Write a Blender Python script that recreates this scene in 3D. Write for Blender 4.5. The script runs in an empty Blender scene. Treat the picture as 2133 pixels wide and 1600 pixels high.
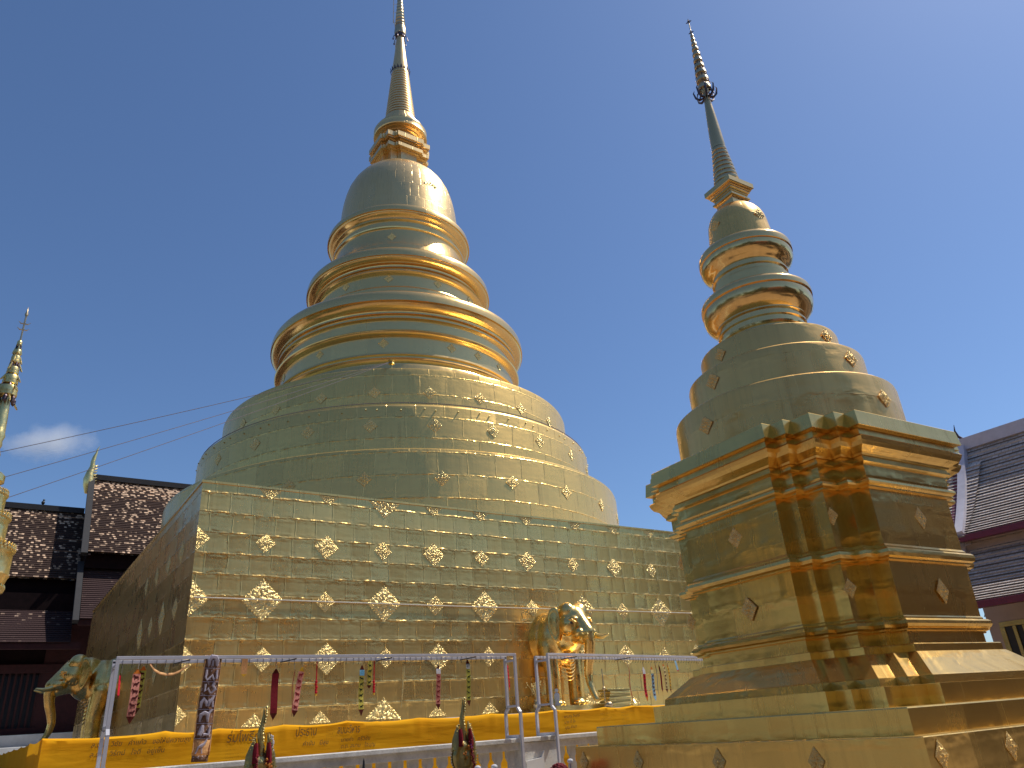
import bpy, math, random
from mathutils import Vector, Matrix, noise
R=math.radians; pi=math.pi
rnd=random.Random(7)
scene=bpy.context.scene; col=scene.collection
EYE=1.6
# ---------------------------------------------------------------- camera
cam_d=bpy.data.cameras.new("camera"); cam=bpy.data.objects.new("camera",cam_d); col.objects.link(cam)
rows=[(0.8319217,0.1838714,0.5235433),(-0.5510589,0.3844862,0.7406109),(-0.0651180,-0.9046334,0.4211864)]
M=Matrix.Identity(4)
for i in range(3):
    M[i][0]=rows[i][0]; M[i][1]=-rows[i][1]; M[i][2]=-rows[i][2]
M[0][3],M[1][3],M[2][3]=0,0,EYE
cam.matrix_world=M
cam_d.sensor_fit='HORIZONTAL'; cam_d.sensor_width=36; cam_d.lens=1541.744/2133*36
cam_d.clip_start=.1; cam_d.clip_end=4000
scene.camera=cam
# ---------------------------------------------------------------- light
SUN_EL=57.0; SUN_AZ=-15.0      # plan angle measured from +X
sdir=Vector((math.cos(R(SUN_EL))*math.cos(R(SUN_AZ)),math.cos(R(SUN_EL))*math.sin(R(SUN_AZ)),math.sin(R(SUN_EL))))
w=bpy.data.worlds.new("World"); scene.world=w; w.use_nodes=True
nt=w.node_tree; nt.nodes.clear()
sky=nt.nodes.new('ShaderNodeTexSky'); sky.sky_type='NISHITA'; sky.sun_disc=False
sky.sun_elevation=R(SUN_EL); sky.sun_rotation=R(90-SUN_AZ)
sky.air_density=1.0; sky.dust_density=0.65; sky.ozone_density=7.5; sky.altitude=0
bg=nt.nodes.new('ShaderNodeBackground'); bg.inputs[1].default_value=0.115
wo=nt.nodes.new('ShaderNodeOutputWorld')
wb_=nt.nodes.new('ShaderNodeMix'); wb_.data_type='RGBA'; wb_.blend_type='MULTIPLY'; wb_.inputs[0].default_value=1; wb_.inputs[7].default_value=(.98,1.01,1.05,1)   # daylight white balance
nt.links.new(sky.outputs[0],wb_.inputs[6]); nt.links.new(wb_.outputs[2],bg.inputs[0]); nt.links.new(bg.outputs[0],wo.inputs[0])
sl=bpy.data.lights.new("sun",'SUN'); sl.energy=4.5; sl.angle=R(.5); sl.color=(1,.95,.87)
so=bpy.data.objects.new("sun",sl); col.objects.link(so)
so.rotation_euler=sdir.to_track_quat('Z','Y').to_euler(); so.location=(30,-5,60)
scene.view_settings.view_transform='Standard'; scene.view_settings.look='None'
scene.view_settings.exposure=0.0; scene.view_settings.gamma=1
scene.view_settings.use_curve_mapping=False
scene.cycles.volume_bounces=6
# ---------------------------------------------------------------- node helpers
class N:
    def __init__(s,name):
        s.m=bpy.data.materials.new(name); s.m.use_nodes=True; s.t=s.m.node_tree
        s.b=s.t.nodes['Principled BSDF']; s.o=s.t.nodes['Material Output']
    def n(s,ty,**k):
        q=s.t.nodes.new(ty)
        for a,v in k.items(): setattr(q,a,v)
        return q
    def put(s,sock,v):
        if isinstance(v,(int,float,tuple,list)): sock.default_value=v
        else: s.t.links.new(v,sock)
    def math(s,op,a,b=None,c=None,clamp=False):
        q=s.n('ShaderNodeMath',operation=op,use_clamp=clamp); s.put(q.inputs[0],a)
        if b is not None: s.put(q.inputs[1],b)
        if c is not None: s.put(q.inputs[2],c)
        return q.outputs[0]
    def vm(s,op,a,b=None,sc=None):
        q=s.n('ShaderNodeVectorMath',operation=op); s.put(q.inputs[0],a)
        if b is not None: s.put(q.inputs[1],b)
        if sc is not None: s.put(q.inputs['Scale'],sc)
        return q.outputs[0]
    def xyz(s,x,y,z=0):
        q=s.n('ShaderNodeCombineXYZ'); s.put(q.inputs[0],x); s.put(q.inputs[1],y); s.put(q.inputs[2],z); return q.outputs[0]
    def sep(s,v):
        q=s.n('ShaderNodeSeparateXYZ'); s.put(q.inputs[0],v); return q.outputs
    def noise(s,v,scale,detail=3,rough=.5,dist=0):
        q=s.n('ShaderNodeTexNoise'); s.put(q.inputs['Vector'],v); q.inputs['Scale'].default_value=scale
        q.inputs['Detail'].default_value=detail; q.inputs['Roughness'].default_value=rough; q.inputs['Distortion'].default_value=dist
        return q.outputs['Fac']
    def mp(s,v,a,b,c=0.,d=1.,smooth=False):
        q=s.n('ShaderNodeMapRange'); s.put(q.inputs[0],v)
        if smooth: q.interpolation_type='SMOOTHSTEP'
        for i,x in enumerate((a,b,c,d)): s.put(q.inputs[i+1],x)
        return q.outputs[0]
    def mix(s,f,a,b,ty='MIX'):
        q=s.n('ShaderNodeMix',data_type='RGBA',blend_type=ty); s.put(q.inputs[0],f)
        s.put(q.inputs[6],a if not isinstance(a,tuple) else (*a[:3],1)); s.put(q.inputs[7],b if not isinstance(b,tuple) else (*b[:3],1)); return q.outputs[2]
    def uv(s): return s.n('ShaderNodeTexCoord').outputs['UV']
    def obj(s): return s.n('ShaderNodeTexCoord').outputs['Object']
    def bump(s,h,st,dist=1.,nrm=None):
        q=s.n('ShaderNodeBump'); q.inputs['Strength'].default_value=st; q.inputs['Distance'].default_value=dist
        s.put(q.inputs['Height'],h)
        if nrm is not None: s.put(q.inputs['Normal'],nrm)
        return q.outputs[0]
def plain(name,c,rough=.6,metal=0.,var=.15,scale=6.,bump=.0):
    n=N(name); v=n.obj(); f=n.noise(v,scale,4,.6)
    n.put(n.b.inputs['Base Color'],n.mix(n.mp(f,.3,.7,0,1),tuple(x*(1-var) for x in c),tuple(min(1,x*(1+var)) for x in c)))
    n.b.inputs['Roughness'].default_value=rough; n.b.inputs['Metallic'].default_value=metal
    if bump: n.put(n.b.inputs['Normal'],n.bump(n.noise(v,scale*5,4,.6),bump,.02))
    return n.m
GOLD=(.86,.58,.20)
def sheet(name,W,H,base=GOLD,rough=.3,tilt=.05,dent=.02,dscale=1.4,seam=.012,streak=.25,lip=.01,vis=1.0,matte=.4):
    """gilded copper sheets: own panel grid on metre UVs, each panel tilted a touch, lapped seams, dents, rain streaks"""
    n=N(name); uv=n.uv()
    wob=n.vm('SUBTRACT',n.xyz(n.noise(uv,1.3,2),n.noise(n.vm('ADD',uv,(7.3,2.1,0)),1.5,3)),(.5,.5,0))
    wob2=n.vm('SCALE',n.xyz(n.noise(n.vm('ADD',uv,(3,9,0)),5,1),n.noise(n.vm('ADD',uv,(5,1,0)),4,1)),None,.04)
    p=n.vm('ADD',n.vm('ADD',uv,n.vm('SCALE',wob,None,.08)),wob2); x,y,_=n.sep(p)
    v=n.math('DIVIDE',y,H); row=n.math('FLOOR',v); fv=n.math('FRACT',v)
    wn=n.n('ShaderNodeTexWhiteNoise',noise_dimensions='1D'); n.put(wn.inputs['W'],row)
    u=n.math('ADD',n.math('DIVIDE',x,W),n.math('MULTIPLY',wn.outputs[0],.9)); cl=n.math('FLOOR',u); fu=n.math('FRACT',u)
    wn2=n.n('ShaderNodeTexWhiteNoise',noise_dimensions='2D'); n.put(wn2.inputs['Vector'],n.xyz(cl,row))
    rc=wn2.outputs['Color']; rv=wn2.outputs['Value']
    # distance to seams (m)
    du=n.math('MULTIPLY',n.math('MINIMUM',fu,n.math('SUBTRACT',1.,fu)),W)
    dv=n.math('MULTIPLY',n.math('MINIMUM',fv,n.math('SUBTRACT',1.,fv)),H)
    sn=n.noise(uv,3.2,3,.6)
    hu=n.math('MULTIPLY',n.mp(du,0,seam*1.6,1,0,True),n.mp(n.noise(uv,2.1,2),.36,.6,.15,.95))
    hv=n.math('MULTIPLY',n.mp(dv,0,seam*2.2,1,0,True),n.mp(sn,.38,.62,.12,1.0))
    seamh=n.math('MAXIMUM',hu,hv)
    dn=n.noise(uv,dscale,2,.45,.2)
    # crumple close to horizontal seams
    cr=n.math('MULTIPLY',n.noise(n.vm('MULTIPLY',uv,(1,1.6,0)),4.,2,.5),n.mp(dv,0,.3*H,1,.2,True))
    sx=n.noise(n.vm('MULTIPLY',uv,(14,.45,1)),1.,4,.65)
    # quilted bulge of each sheet
    pl=n.math('MULTIPLY',n.mp(du,0,.22*W,0,1,True),n.mp(dv,0,.22*H,0,1,True))
    h=n.math('ADD',n.math('MULTIPLY',dn,dent),n.math('MULTIPLY',seamh,lip*vis))
    h=n.math('ADD',h,n.math('MULTIPLY',cr,dent*.55))
    h=n.math('ADD',h,n.math('MULTIPLY',pl,dent*.12))
    h=n.math('ADD',h,n.math('MULTIPLY',n.noise(n.vm('MULTIPLY',uv,(9,.5,1)),1.,1,.4),.0012))
    g=n.n('ShaderNodeNewGeometry').outputs['Normal']
    tl=n.vm('SCALE',n.vm('SUBTRACT',rc,(.5,.5,.5)),None,tilt)
    nn=n.vm('NORMALIZE',n.vm('ADD',g,tl))
    n.put(n.b.inputs['Normal'],n.bump(h,1.,1.,nn))
    dark=tuple(c*.62 for c in base); 
    c=n.mix(n.mp(rv,0,1,0,.35),base,(base[0]*.86,base[1]*.86,base[2]*.8))
    st=n.math('MULTIPLY',n.mp(sx,.5,.75,0,1),n.mp(n.noise(uv,.6,2),.35,.65,.2,1))
    c=n.mix(n.math('MULTIPLY',st,streak),c,(.30,.19,.085))
    edge=n.math('MULTIPLY',n.mp(n.math('MINIMUM',du,dv),0,seam*.5,1,0),n.mp(sn,.45,.6,0,.55))
    c=n.mix(n.math('MULTIPLY',edge,vis),c,(.13,.09,.04))
    n.put(n.b.inputs['Base Color'],c)
    n.b.inputs['Metallic'].default_value=1.
    rr=n.math('ADD',n.math('MULTIPLY',n.noise(uv,2.2,4,.6),.16),n.math('MULTIPLY',rv,.07))
    n.put(n.b.inputs['Roughness'],n.math('ADD',n.math('ADD',rr,rough-.10),n.math('MULTIPLY',st,.10),clamp=True))
    # the lacquer over the leaf scatters: a second, broad metallic lobe
    b2=n.n('ShaderNodeBsdfPrincipled'); b2.inputs['Metallic'].default_value=1.; b2.inputs['Roughness'].default_value=.66
    n.put(b2.inputs['Base Color'],c); n.t.links.new(n.b.inputs['Normal'].links[0].from_socket,b2.inputs['Normal'])
    ms=n.n('ShaderNodeMixShader'); ms.inputs[0].default_value=matte
    n.t.links.new(n.b.outputs[0],ms.inputs[1]); n.t.links.new(b2.outputs[0],ms.inputs[2]); n.t.links.new(ms.outputs[0],n.o.inputs[0])
    return n.m
M_={}
M_['block']=sheet('gilded_sheet_block',.66,.62,rough=.27,tilt=.055,dent=.040,dscale=.5,matte=.13,seam=.018,lip=.012,streak=.4)
M_['drum']=sheet('gilded_sheet_drum',1.25,.95,base=(.93,.63,.21),rough=.23,tilt=.07,dent=.035,dscale=.5,matte=.36,seam=.018,lip=.014,streak=.5,vis=1.2)
M_['bell']=sheet('gilded_sheet_bell',.55,1.1,base=(.86,.60,.27),rough=.30,matte=.2,tilt=.03,dent=.012,dscale=1.2,seam=.016,lip=.008,streak=.4)
M_['ring']=sheet('gilded_sheet_ring',2.2,5.,base=(.93,.63,.25),rough=.17,matte=.14,tilt=.04,dent=.010,dscale=1.1,seam=.010,lip=.002,streak=.3)
M_['spire']=sheet('gilded_sheet_spire',.8,3.,base=(.82,.60,.30),rough=.30,tilt=.02,dent=.006,dscale=2.5,seam=.008,lip=.001,streak=.5)
M_['near']=sheet('gilded_sheet_small_stupa',.62,.40,base=(.86,.57,.18),rough=.21,matte=.12,tilt=.035,dent=.016,dscale=.8,seam=.004,lip=.0012,streak=.35,vis=.6)
M_['neardrum']=sheet('gilded_sheet_small_drum',.62,.52,base=(.95,.60,.20),rough=.24,tilt=.06,dent=.030,dscale=.9,seam=.005,lip=.002,streak=.4,vis=.8,matte=.36)
M_['nearr']=sheet('gilded_sheet_small_ring',.6,9.,base=(.96,.63,.25),rough=.15,matte=.10,tilt=.03,dent=.006,dscale=2.2,seam=.004,lip=.0008,streak=.3,vis=.6)
M_['nears']=sheet('gilded_sheet_small_spire',.6,9.,base=(.74,.52,.26),rough=.12,matte=.08,tilt=.01,dent=.004,dscale=5,seam=.003,lip=.0005,streak=.4,vis=.5)
def stat(name,base=(.86,.60,.17),rough=.2,b=.004,sc=4):
    n=N(name); v=n.obj()
    n.put(n.b.inputs['Base Color'],n.mix(n.mp(n.noise(v,2.5,4,.6),.4,.7,0,.8),base,tuple(c*.8 for c in base)))
    n.b.inputs['Metallic'].default_value=1.
    n.put(n.b.inputs['Roughness'],n.mp(n.noise(v,5,3),.3,.7,rough-.06,rough+.16))
    n.put(n.b.inputs['Normal'],n.bump(n.noise(v,sc,4,.5),1.,b))
    return n.m
M_['elephant']=stat('polished_gold',(1.0,.66,.22),rough=.22,b=.002,sc=3)
M_['relief']=stat('chased_gold',(1.0,.74,.30),.24,.02,30)
M_['relief_near']=stat('chased_gold_worn',(.95,.66,.26),.26,.003,60)
M_['brass']=stat('aged_brass',(.5,.40,.16),.34,.01,25)
M_['brightgilt']=stat('bright_gilt',(.90,.70,.28),.3,.01,10)  # brighter gilt base colour than aged brass
M_['darkmetal']=stat('dark_tarnished_metal',(.12,.09,.10),.4,.006,12)
M_['silver']=stat('weathered_gilt',(.62,.48,.28),.33,.01,20)
M_['frame']=plain('painted_white_steel',(.52,.51,.55),.42,0,.08,4)
M_['black']=plain('black_rubber',(.02,.02,.022),.5)
M_['wire']=plain('cable_sheath',(.20,.16,.16),.6)
M_['thread']=plain('pale_cord',(.6,.55,.45),.7)
def marble():
    n=N('painted_masonry'); v=n.obj(); f=n.noise(v,2.2,6,.65); g=n.noise(v,25,3,.6)
    c=n.mix(n.mp(f,.45,.7,0,1),(.74,.72,.66),(.46,.44,.39)); c=n.mix(n.mp(g,.5,.75,0,.35),c,(.36,.34,.33))
    n.put(n.b.inputs['Base Color'],c); n.b.inputs['Roughness'].default_value=.6
    n.put(n.b.inputs['Normal'],n.bump(g,.4,.01)); return n.m
M_['masonry']=marble()
def cloth_mat():
    n=N('saffron_cloth'); v=n.obj()
    x,y,z=n.sep(v)
    f=n.noise(n.vm('MULTIPLY',v,(.35,1,2.4)),1.6,3,.5,.6); g=n.noise(n.vm('MULTIPLY',v,(60,1,60)),3,2)
    h=n.math('ADD',n.math('MULTIPLY',f,.022),n.math('MULTIPLY',g,.0006))
    n.put(n.b.inputs['Normal'],n.bump(h,1.,1.))
    n.put(n.b.inputs['Base Color'],n.mix(n.mp(n.noise(v,1.1,3),.35,.65,0,1),(1.0,.50,.016),(.95,.44,.013)))
    n.b.inputs['Roughness'].default_value=.9; n.b.inputs['Specular IOR Level'].default_value=.1
    tr=n.n('ShaderNodeBsdfTranslucent'); tr.inputs[0].default_value=(1.0,.5,.02,1)
    ms=n.n('ShaderNodeMixShader'); ms.inputs[0].default_value=.3
    n.t.links.new(n.b.outputs[0],ms.inputs[1]); n.t.links.new(tr.outputs[0],ms.inputs[2]); n.t.links.new(ms.outputs[0],n.o.inputs[0])
    return n.m
M_['cloth']=cloth_mat()
M_['ink']=plain('marker_ink',(.20,.10,.015),.8)
def fabric(name,c,tl=.35,var=.2):
    n=N(name); v=n.obj(); f=n.noise(v,40,3)
    n.put(n.b.inputs['Base Color'],n.mix(n.mp(f,.35,.65,0,1),tuple(x*(1-var) for x in c),tuple(min(1,x*(1+var)) for x in c)))
    n.b.inputs['Roughness'].default_value=.75
    n.b.inputs['Specular IOR Level'].default_value=.2
    tr=n.n('ShaderNodeBsdfTranslucent'); tr.inputs[0].default_value=(*c,1)
    ms=n.n('ShaderNodeMixShader'); ms.inputs[0].default_value=tl
    n.t.links.new(n.b.outputs[0],ms.inputs[1]); n.t.links.new(tr.outputs[0],ms.inputs[2]); n.t.links.new(ms.outputs[0],n.o.inputs[0])
    return n.m
FB={k:fabric('banner_'+k,c) for k,c in dict(pink=(.80,.36,.28),yellow=(.78,.68,.14),maroon=(.27,.02,.03),red=(.72,.03,.05),orange=(.70,.22,.03),gold=(.80,.48,.04),
    blue=(.38,.62,.78),cyan=(.25,.60,.85),white=(.8,.8,.82),darkred=(.13,.02,.012),ink=(.10,.02,.02),grey=(.42,.42,.40),lime=(.62,.60,.12),brown=(.16,.07,.03),lilac=(.62,.56,.62),peach=(.85,.50,.22),cream=(.85,.72,.36),greenb=(.03,.04,.02)).items()}
def tiles(name,H,W,dark,light,lo,hi,toplight=0.,rough=.6):
    n=N(name); uv=n.uv(); x,y,_=n.sep(uv)
    v=n.math('DIVIDE',y,H); row=n.math('FLOOR',v); fv=n.math('FRACT',v)
    u=n.math('ADD',n.math('DIVIDE',x,W),n.math('MULTIPLY',n.math('MODULO',row,2.),.5)); cl=n.math('FLOOR',u); fu=n.math('FRACT',u)
    wn=n.n('ShaderNodeTexWhiteNoise',noise_dimensions='2D'); n.put(wn.inputs['Vector'],n.xyz(cl,row))
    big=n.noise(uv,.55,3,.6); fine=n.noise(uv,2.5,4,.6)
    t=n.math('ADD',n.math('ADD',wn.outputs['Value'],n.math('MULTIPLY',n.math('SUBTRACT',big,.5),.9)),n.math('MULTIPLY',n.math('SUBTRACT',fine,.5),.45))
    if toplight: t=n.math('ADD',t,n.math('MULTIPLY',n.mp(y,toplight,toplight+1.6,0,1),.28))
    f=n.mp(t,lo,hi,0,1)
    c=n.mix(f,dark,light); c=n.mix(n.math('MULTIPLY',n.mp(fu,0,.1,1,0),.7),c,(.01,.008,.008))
    c2=n.mix(n.mp(n.noise(uv,14,2),.3,.7,0,.35),c,(.05,.03,.03))
    n.put(n.b.inputs['Base Color'],c2); n.b.inputs['Roughness'].default_value=.85; n.b.inputs['Specular IOR Level'].default_value=.2
    n.put(n.b.inputs['Normal'],n.bump(n.math('ADD',n.math('MULTIPLY',wn.outputs['Value'],.012),n.math('MULTIPLY',n.noise(uv,9,3),.01)),1.,1.))
    return n.m
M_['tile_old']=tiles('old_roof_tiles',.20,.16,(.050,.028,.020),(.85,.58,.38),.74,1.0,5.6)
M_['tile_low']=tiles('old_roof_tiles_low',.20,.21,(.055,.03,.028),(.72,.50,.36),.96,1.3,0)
M_['tile_new']=tiles('pink_roof_tiles',.16,.22,(.62,.53,.46),(.76,.66,.58),.4,.7,0,.5)
M_['tile_red']=tiles('red_roof_tiles',.2,.25,(.22,.075,.035),(.36,.14,.06),.3,.8,0)
M_['wood']=plain('dark_lacquer_wood',(.012,.005,.005),.9,0,.3,3); M_['wood'].node_tree.nodes['Principled BSDF'].inputs['Specular IOR Level'].default_value=.15
M_['redwood']=plain('dark_red_wood',(.045,.009,.008),.85,0,.3,5)
M_['verge']=plain('grey_bargeboard',(.026,.024,.025),.8)
M_['mauve']=plain('mauve_render',(.60,.56,.60),.6,0,.1,3)
M_['crimson']=plain('crimson_fascia',(.16,.02,.045),.5)
M_['wallpink']=plain('pink_render_wall',(.42,.33,.29),.75,0,.1,2)
M_['plinth']=plain('grey_cement',(.42,.42,.42),.8,0,.15,1.5,.3)
M_['white']=plain('whitewash',(.74,.73,.70),.7,0,.08,2)
M_['flowerred']=plain('red_petals',(.30,.012,.02),.6,0,.5,60,1.)
M_['flowermar']=plain('marigold_petals',(.80,.24,.02),.6,0,.4,80,1.)
M_['purple']=plain('purple_ribbon',(.28,.03,.30),.5,0,.3,40)
def ground_mat():
    n=N('terrace_paving'); v=n.obj(); b=n.n('ShaderNodeTexBrick'); n.put(b.inputs['Vector'],v)
    b.offset=0; b.inputs['Scale'].default_value=1; b.inputs['Brick Width'].default_value=.4; b.inputs['Row Height'].default_value=.4
    b.inputs['Mortar Size'].default_value=.006; b.inputs['Color1'].default_value=(.34,.27,.20,1); b.inputs['Color2'].default_value=(.22,.165,.12,1); b.inputs['Mortar'].default_value=(.2,.17,.14,1)
    n.put(n.b.inputs['Base Color'],n.mix(n.mp(n.noise(v,.3,4),.3,.7,0,.5),b.outputs[0],(.18,.13,.10)))
    n.b.inputs['Roughness'].default_value=.55; return n.m
M_['ground']=ground_mat()
# ---------------------------------------------------------------- mesh helpers
class MB:
    def __init__(s): s.v=[];s.f=[];s.uv=[]
    def face(s,idx,uvs): s.f.append(tuple(idx)); s.uv.append(list(uvs))
    def quad(s,a,b,c,d,uv=None):
        i=len(s.v); s.v+= [tuple(a),tuple(b),tuple(c),tuple(d)]
        if uv is None:
            w=(Vector(b)-Vector(a)).length; h=(Vector(d)-Vector(a)).length; uv=[(0,0),(w,0),(w,h),(0,h)]
        s.face((i,i+1,i+2,i+3),uv); return s
    def box(s,c,d,rot=None):
        """c centre, d full size, optional 3x3 rotation about c"""
        hx,hy,hz=d[0]/2,d[1]/2,d[2]/2; c=Vector(c)
        P=[Vector((x*hx,y*hy,z*hz)) for z in(-1,1) for y in(-1,1) for x in(-1,1)]
        if rot is not None: P=[rot@p for p in P]
        i=len(s.v); s.v+=[tuple(p+c) for p in P]
        for f,(a,b) in (((0,1,5,4),(0,2)),((1,3,7,5),(1,2)),((3,2,6,7),(0,2)),((2,0,4,6),(1,2)),((4,5,7,6),(0,1)),((2,3,1,0),(0,1))):
            s.face([i+k for k in f],[(P[k][a]+c[a],P[k][b]+c[b]) for k in f])
        return s
    def bar(s,p,q,w,h,up=(0,0,1)):
        p=Vector(p);q=Vector(q);z=(q-p); L=z.length; z.normalize(); u=Vector(up)
        if abs(z.dot(u))>.98: u=Vector((0,1,0))
        x=u.cross(z).normalized(); y=z.cross(x)
        s.box((p+q)/2,(w,h,L),Matrix((x,y,z)).transposed()); return s
    def tube(s,pts,r,n=8,cap=True):
        pts=[Vector(p) for p in pts]; m=len(pts); rr=r if isinstance(r,(list,tuple)) else [r]*m
        base=len(s.v); up=None; L=0
        for k,p in enumerate(pts):
            t=(pts[min(k+1,m-1)]-pts[max(k-1,0)]).normalized()
            if up is None:
                up=Vector((0,0,1)) if abs(t.z)<.9 else Vector((1,0,0))
            x=(up-t*up.dot(t)).normalized(); up=x; y=t.cross(x)
            for j in range(n):
                a=2*pi*j/n; s.v.append(tuple(p+(x*math.cos(a)+y*math.sin(a))*rr[k]))
        for k in range(m-1):
            L2=L+(pts[k+1]-pts[k]).length
            for j in range(n):
                a=base+k*n+j; b=base+k*n+(j+1)%n
                s.face((a,b,b+n,a+n),[(j/n,L),((j+1)/n,L),((j+1)/n,L2),(j/n,L2)])
            L=L2
        if cap:
            s.face([base+j for j in range(n)][::-1],[(0,0)]*n); s.face([base+(m-1)*n+j for j in range(n)],[(0,0)]*n)
        return s
    def lathe(s,prof,n=96,c=(0,0,0),a0=0,cap=True):
        base=len(s.v); rref=max(p[0] for p in prof); V=[0]
        for k in range(1,len(prof)): V.append(V[-1]+math.hypot(prof[k][0]-prof[k-1][0],prof[k][1]-prof[k-1][1]))
        for r,z in prof:
            for j in range(n):
                a=a0+2*pi*j/n; s.v.append((c[0]+r*math.cos(a),c[1]+r*math.sin(a),c[2]+z))
        for k in range(len(prof)-1):
            for j in range(n):
                a=base+k*n+j; b=base+k*n+(j+1)%n
                u0=2*pi*j/n*rref; u1=2*pi*(j+1)/n*rref
                s.face((a,b,b+n,a+n),[(u0,V[k]),(u1,V[k]),(u1,V[k+1]),(u0,V[k+1])])
        if cap:
            if prof[0][0]>1e-4: s.face([base+j for j in range(n)][::-1],[(0,0)]*n)
            if prof[-1][0]>1e-4: s.face([base+(len(prof)-1)*n+j for j in range(n)],[(0,0)]*n)
        return s
    def prism(s,levels,poly,cap=True,div=1):
        """levels [(d,z)], poly(d) -> list of xy CCW"""
        n=len(poly(0)); base=len(s.v); P=[poly(d) for d,z in levels]; V=[0]
        for k in range(1,len(levels)): V.append(V[-1]+math.hypot(levels[k][0]-levels[k-1][0],levels[k][1]-levels[k-1][1]))
        U=[0]
        for j in range(n): U.append(U[-1]+math.dist(P[0][j],P[0][(j+1)%n]))
        for k,(d,z) in enumerate(levels):
            for x,y in P[k]: s.v.append((x,y,z))
        for k in range(len(levels)-1):
            for j in range(n):
                a=base+k*n+j; b=base+k*n+(j+1)%n
                s.face((a,b,b+n,a+n),[(U[j],V[k]),(U[j+1],V[k]),(U[j+1],V[k+1]),(U[j],V[k+1])])
        if cap:
            s.face([base+j for j in range(n)][::-1],[P[0][j] for j in range(n)][::-1])
            s.face([base+(len(levels)-1)*n+j for j in range(n)],[P[-1][j] for j in range(n)])
        return s
    def ext(s,poly,axis,t0,t1):
        """extrude a 2D outline (CCW) ; axis 'y': poly in xz"""
        n=len(poly); i=len(s.v)
        for t in (t0,t1):
            for a,b in poly: s.v.append((a,t,b) if axis=='y' else (t,a,b) if axis=='x' else (a,b,t))
        s.face([i+k for k in range(n)],poly); s.face([i+n+k for k in range(n)][::-1],poly[::-1])
        for k in range(n):
            k2=(k+1)%n; s.face((i+k2,i+k,i+n+k,i+n+k2),[(0,0),(0,1),(1,1),(1,0)])
        return s
    def build(s,name,mat,parent=None,smooth=False,ang=35,bevel=0):
        me=bpy.data.meshes.new(name); me.from_pydata(s.v,[],s.f)
        uvl=me.uv_layers.new(name='UVMap'); flat=[c for f in s.uv for p in f for c in p]
        uvl.data.foreach_set('uv',flat)
        me.materials.append(mat if not isinstance(mat,str) else M_[mat])
        if smooth:
            me.polygons.foreach_set('use_smooth',[True]*len(me.polygons)); me.set_sharp_from_angle(angle=R(ang))
        me.update()
        o=bpy.data.objects.new(name,me); col.objects.link(o)
        if parent: o.parent=parent
        if bevel:
            b=o.modifiers.new('bevel','BEVEL'); b.width=bevel; b.segments=2; b.limit_method='ANGLE'; b.angle_limit=R(40)
        return o
def tag(o,label=None,cat=None,group=None,kind=None):
    if label: o['label']=label
    if cat: o['category']=cat
    if group: o['group']=group
    if kind: o['kind']=kind
    return o
def empty(name,loc,rz=0):
    e=bpy.data.objects.new(name,None); col.objects.link(e); e.location=loc; e.rotation_euler=(0,0,rz); e.empty_display_size=.3; return e
def dup(o,parent=None,**k):
    c=o.copy(); col.objects.link(c); c.parent=parent
    return c
def sphere(mb,c,r,n=12,m=8,sz=1.):
    mb.lathe([(r*math.sin(pi*k/m)+1e-5,-r*sz*math.cos(pi*k/m)) for k in range(m+1)],n,c,cap=False)
# ================================================================ SETTING
g=MB(); S=500; g.quad((-S,-S,0),(S,-S,0),(S,S,0),(-S,S,0)); tag(g.build('ground','ground'),kind='structure')
# ================================================================ ROSETTE relief (shared)
def rosette_mesh(seed,n=34,mat='relief',depth=.16):
    mb=MB(); base=0
    for i in range(n+1):
        for j in range(n+1):
            a=-1+2*i/n; b=-1+2*j/n; x=(a-b)/2; z=(a+b)/2
            r=math.hypot(x,z); th=math.atan2(z,x)
            e=max(abs(a),abs(b))
            h=.25+.5*(1-e)
            h+= .35*math.exp(-(r/.13)**2) - .28*math.exp(-((r-.2)/.05)**2)
            if .2<r: h+= .22*math.cos(8*th)*math.exp(-((r-.38)/.13)**2)+.18*math.cos(12*th+16*r)*(1-e)**.4
            h+= .42*(noise.noise(Vector((x*7+seed,z*7,seed)))) + .25*noise.noise(Vector((x*16,z*16+seed,3)))
            if e>.93: h=.32
            if e>.985: h=0
            jag=1+.05*math.sin(28*(a if abs(b)>abs(a) else b))*(1 if e>.9 else 0)
            mb.v.append((x*jag,-h*depth,z*jag))
    for i in range(n):
        for j in range(n):
            k=i*(n+1)+j; mb.face((k,k+n+1,k+n+2,k+1),[(0,0)]*4)
    me_o=mb.build('rosette',mat); col.objects.unlink(me_o); me=me_o.data; bpy.data.objects.remove(me_o); return me
ROS=[rosette_mesh(1.3),rosette_mesh(5.7)]; ROSN=rosette_mesh(9.1,mat='relief_near',depth=.26)
def rosette(parent,loc,ang,s,me=None,tilt=0,sx=1.,name='rosette'):
    """ang: plan direction of outward normal (deg)"""
    o=bpy.data.objects.new(name,me or rnd.choice(ROS)); col.objects.link(o); o.parent=parent
    s*=rnd.uniform(.95,1.05); o.location=loc; o.rotation_euler=(R(tilt+rnd.uniform(-1.5,1.5)),R(rnd.uniform(-2.5,2.5)),R(ang+90+rnd.uniform(-1.2,1.2))); o.scale=(s*sx,s*.55,s); return o
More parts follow.
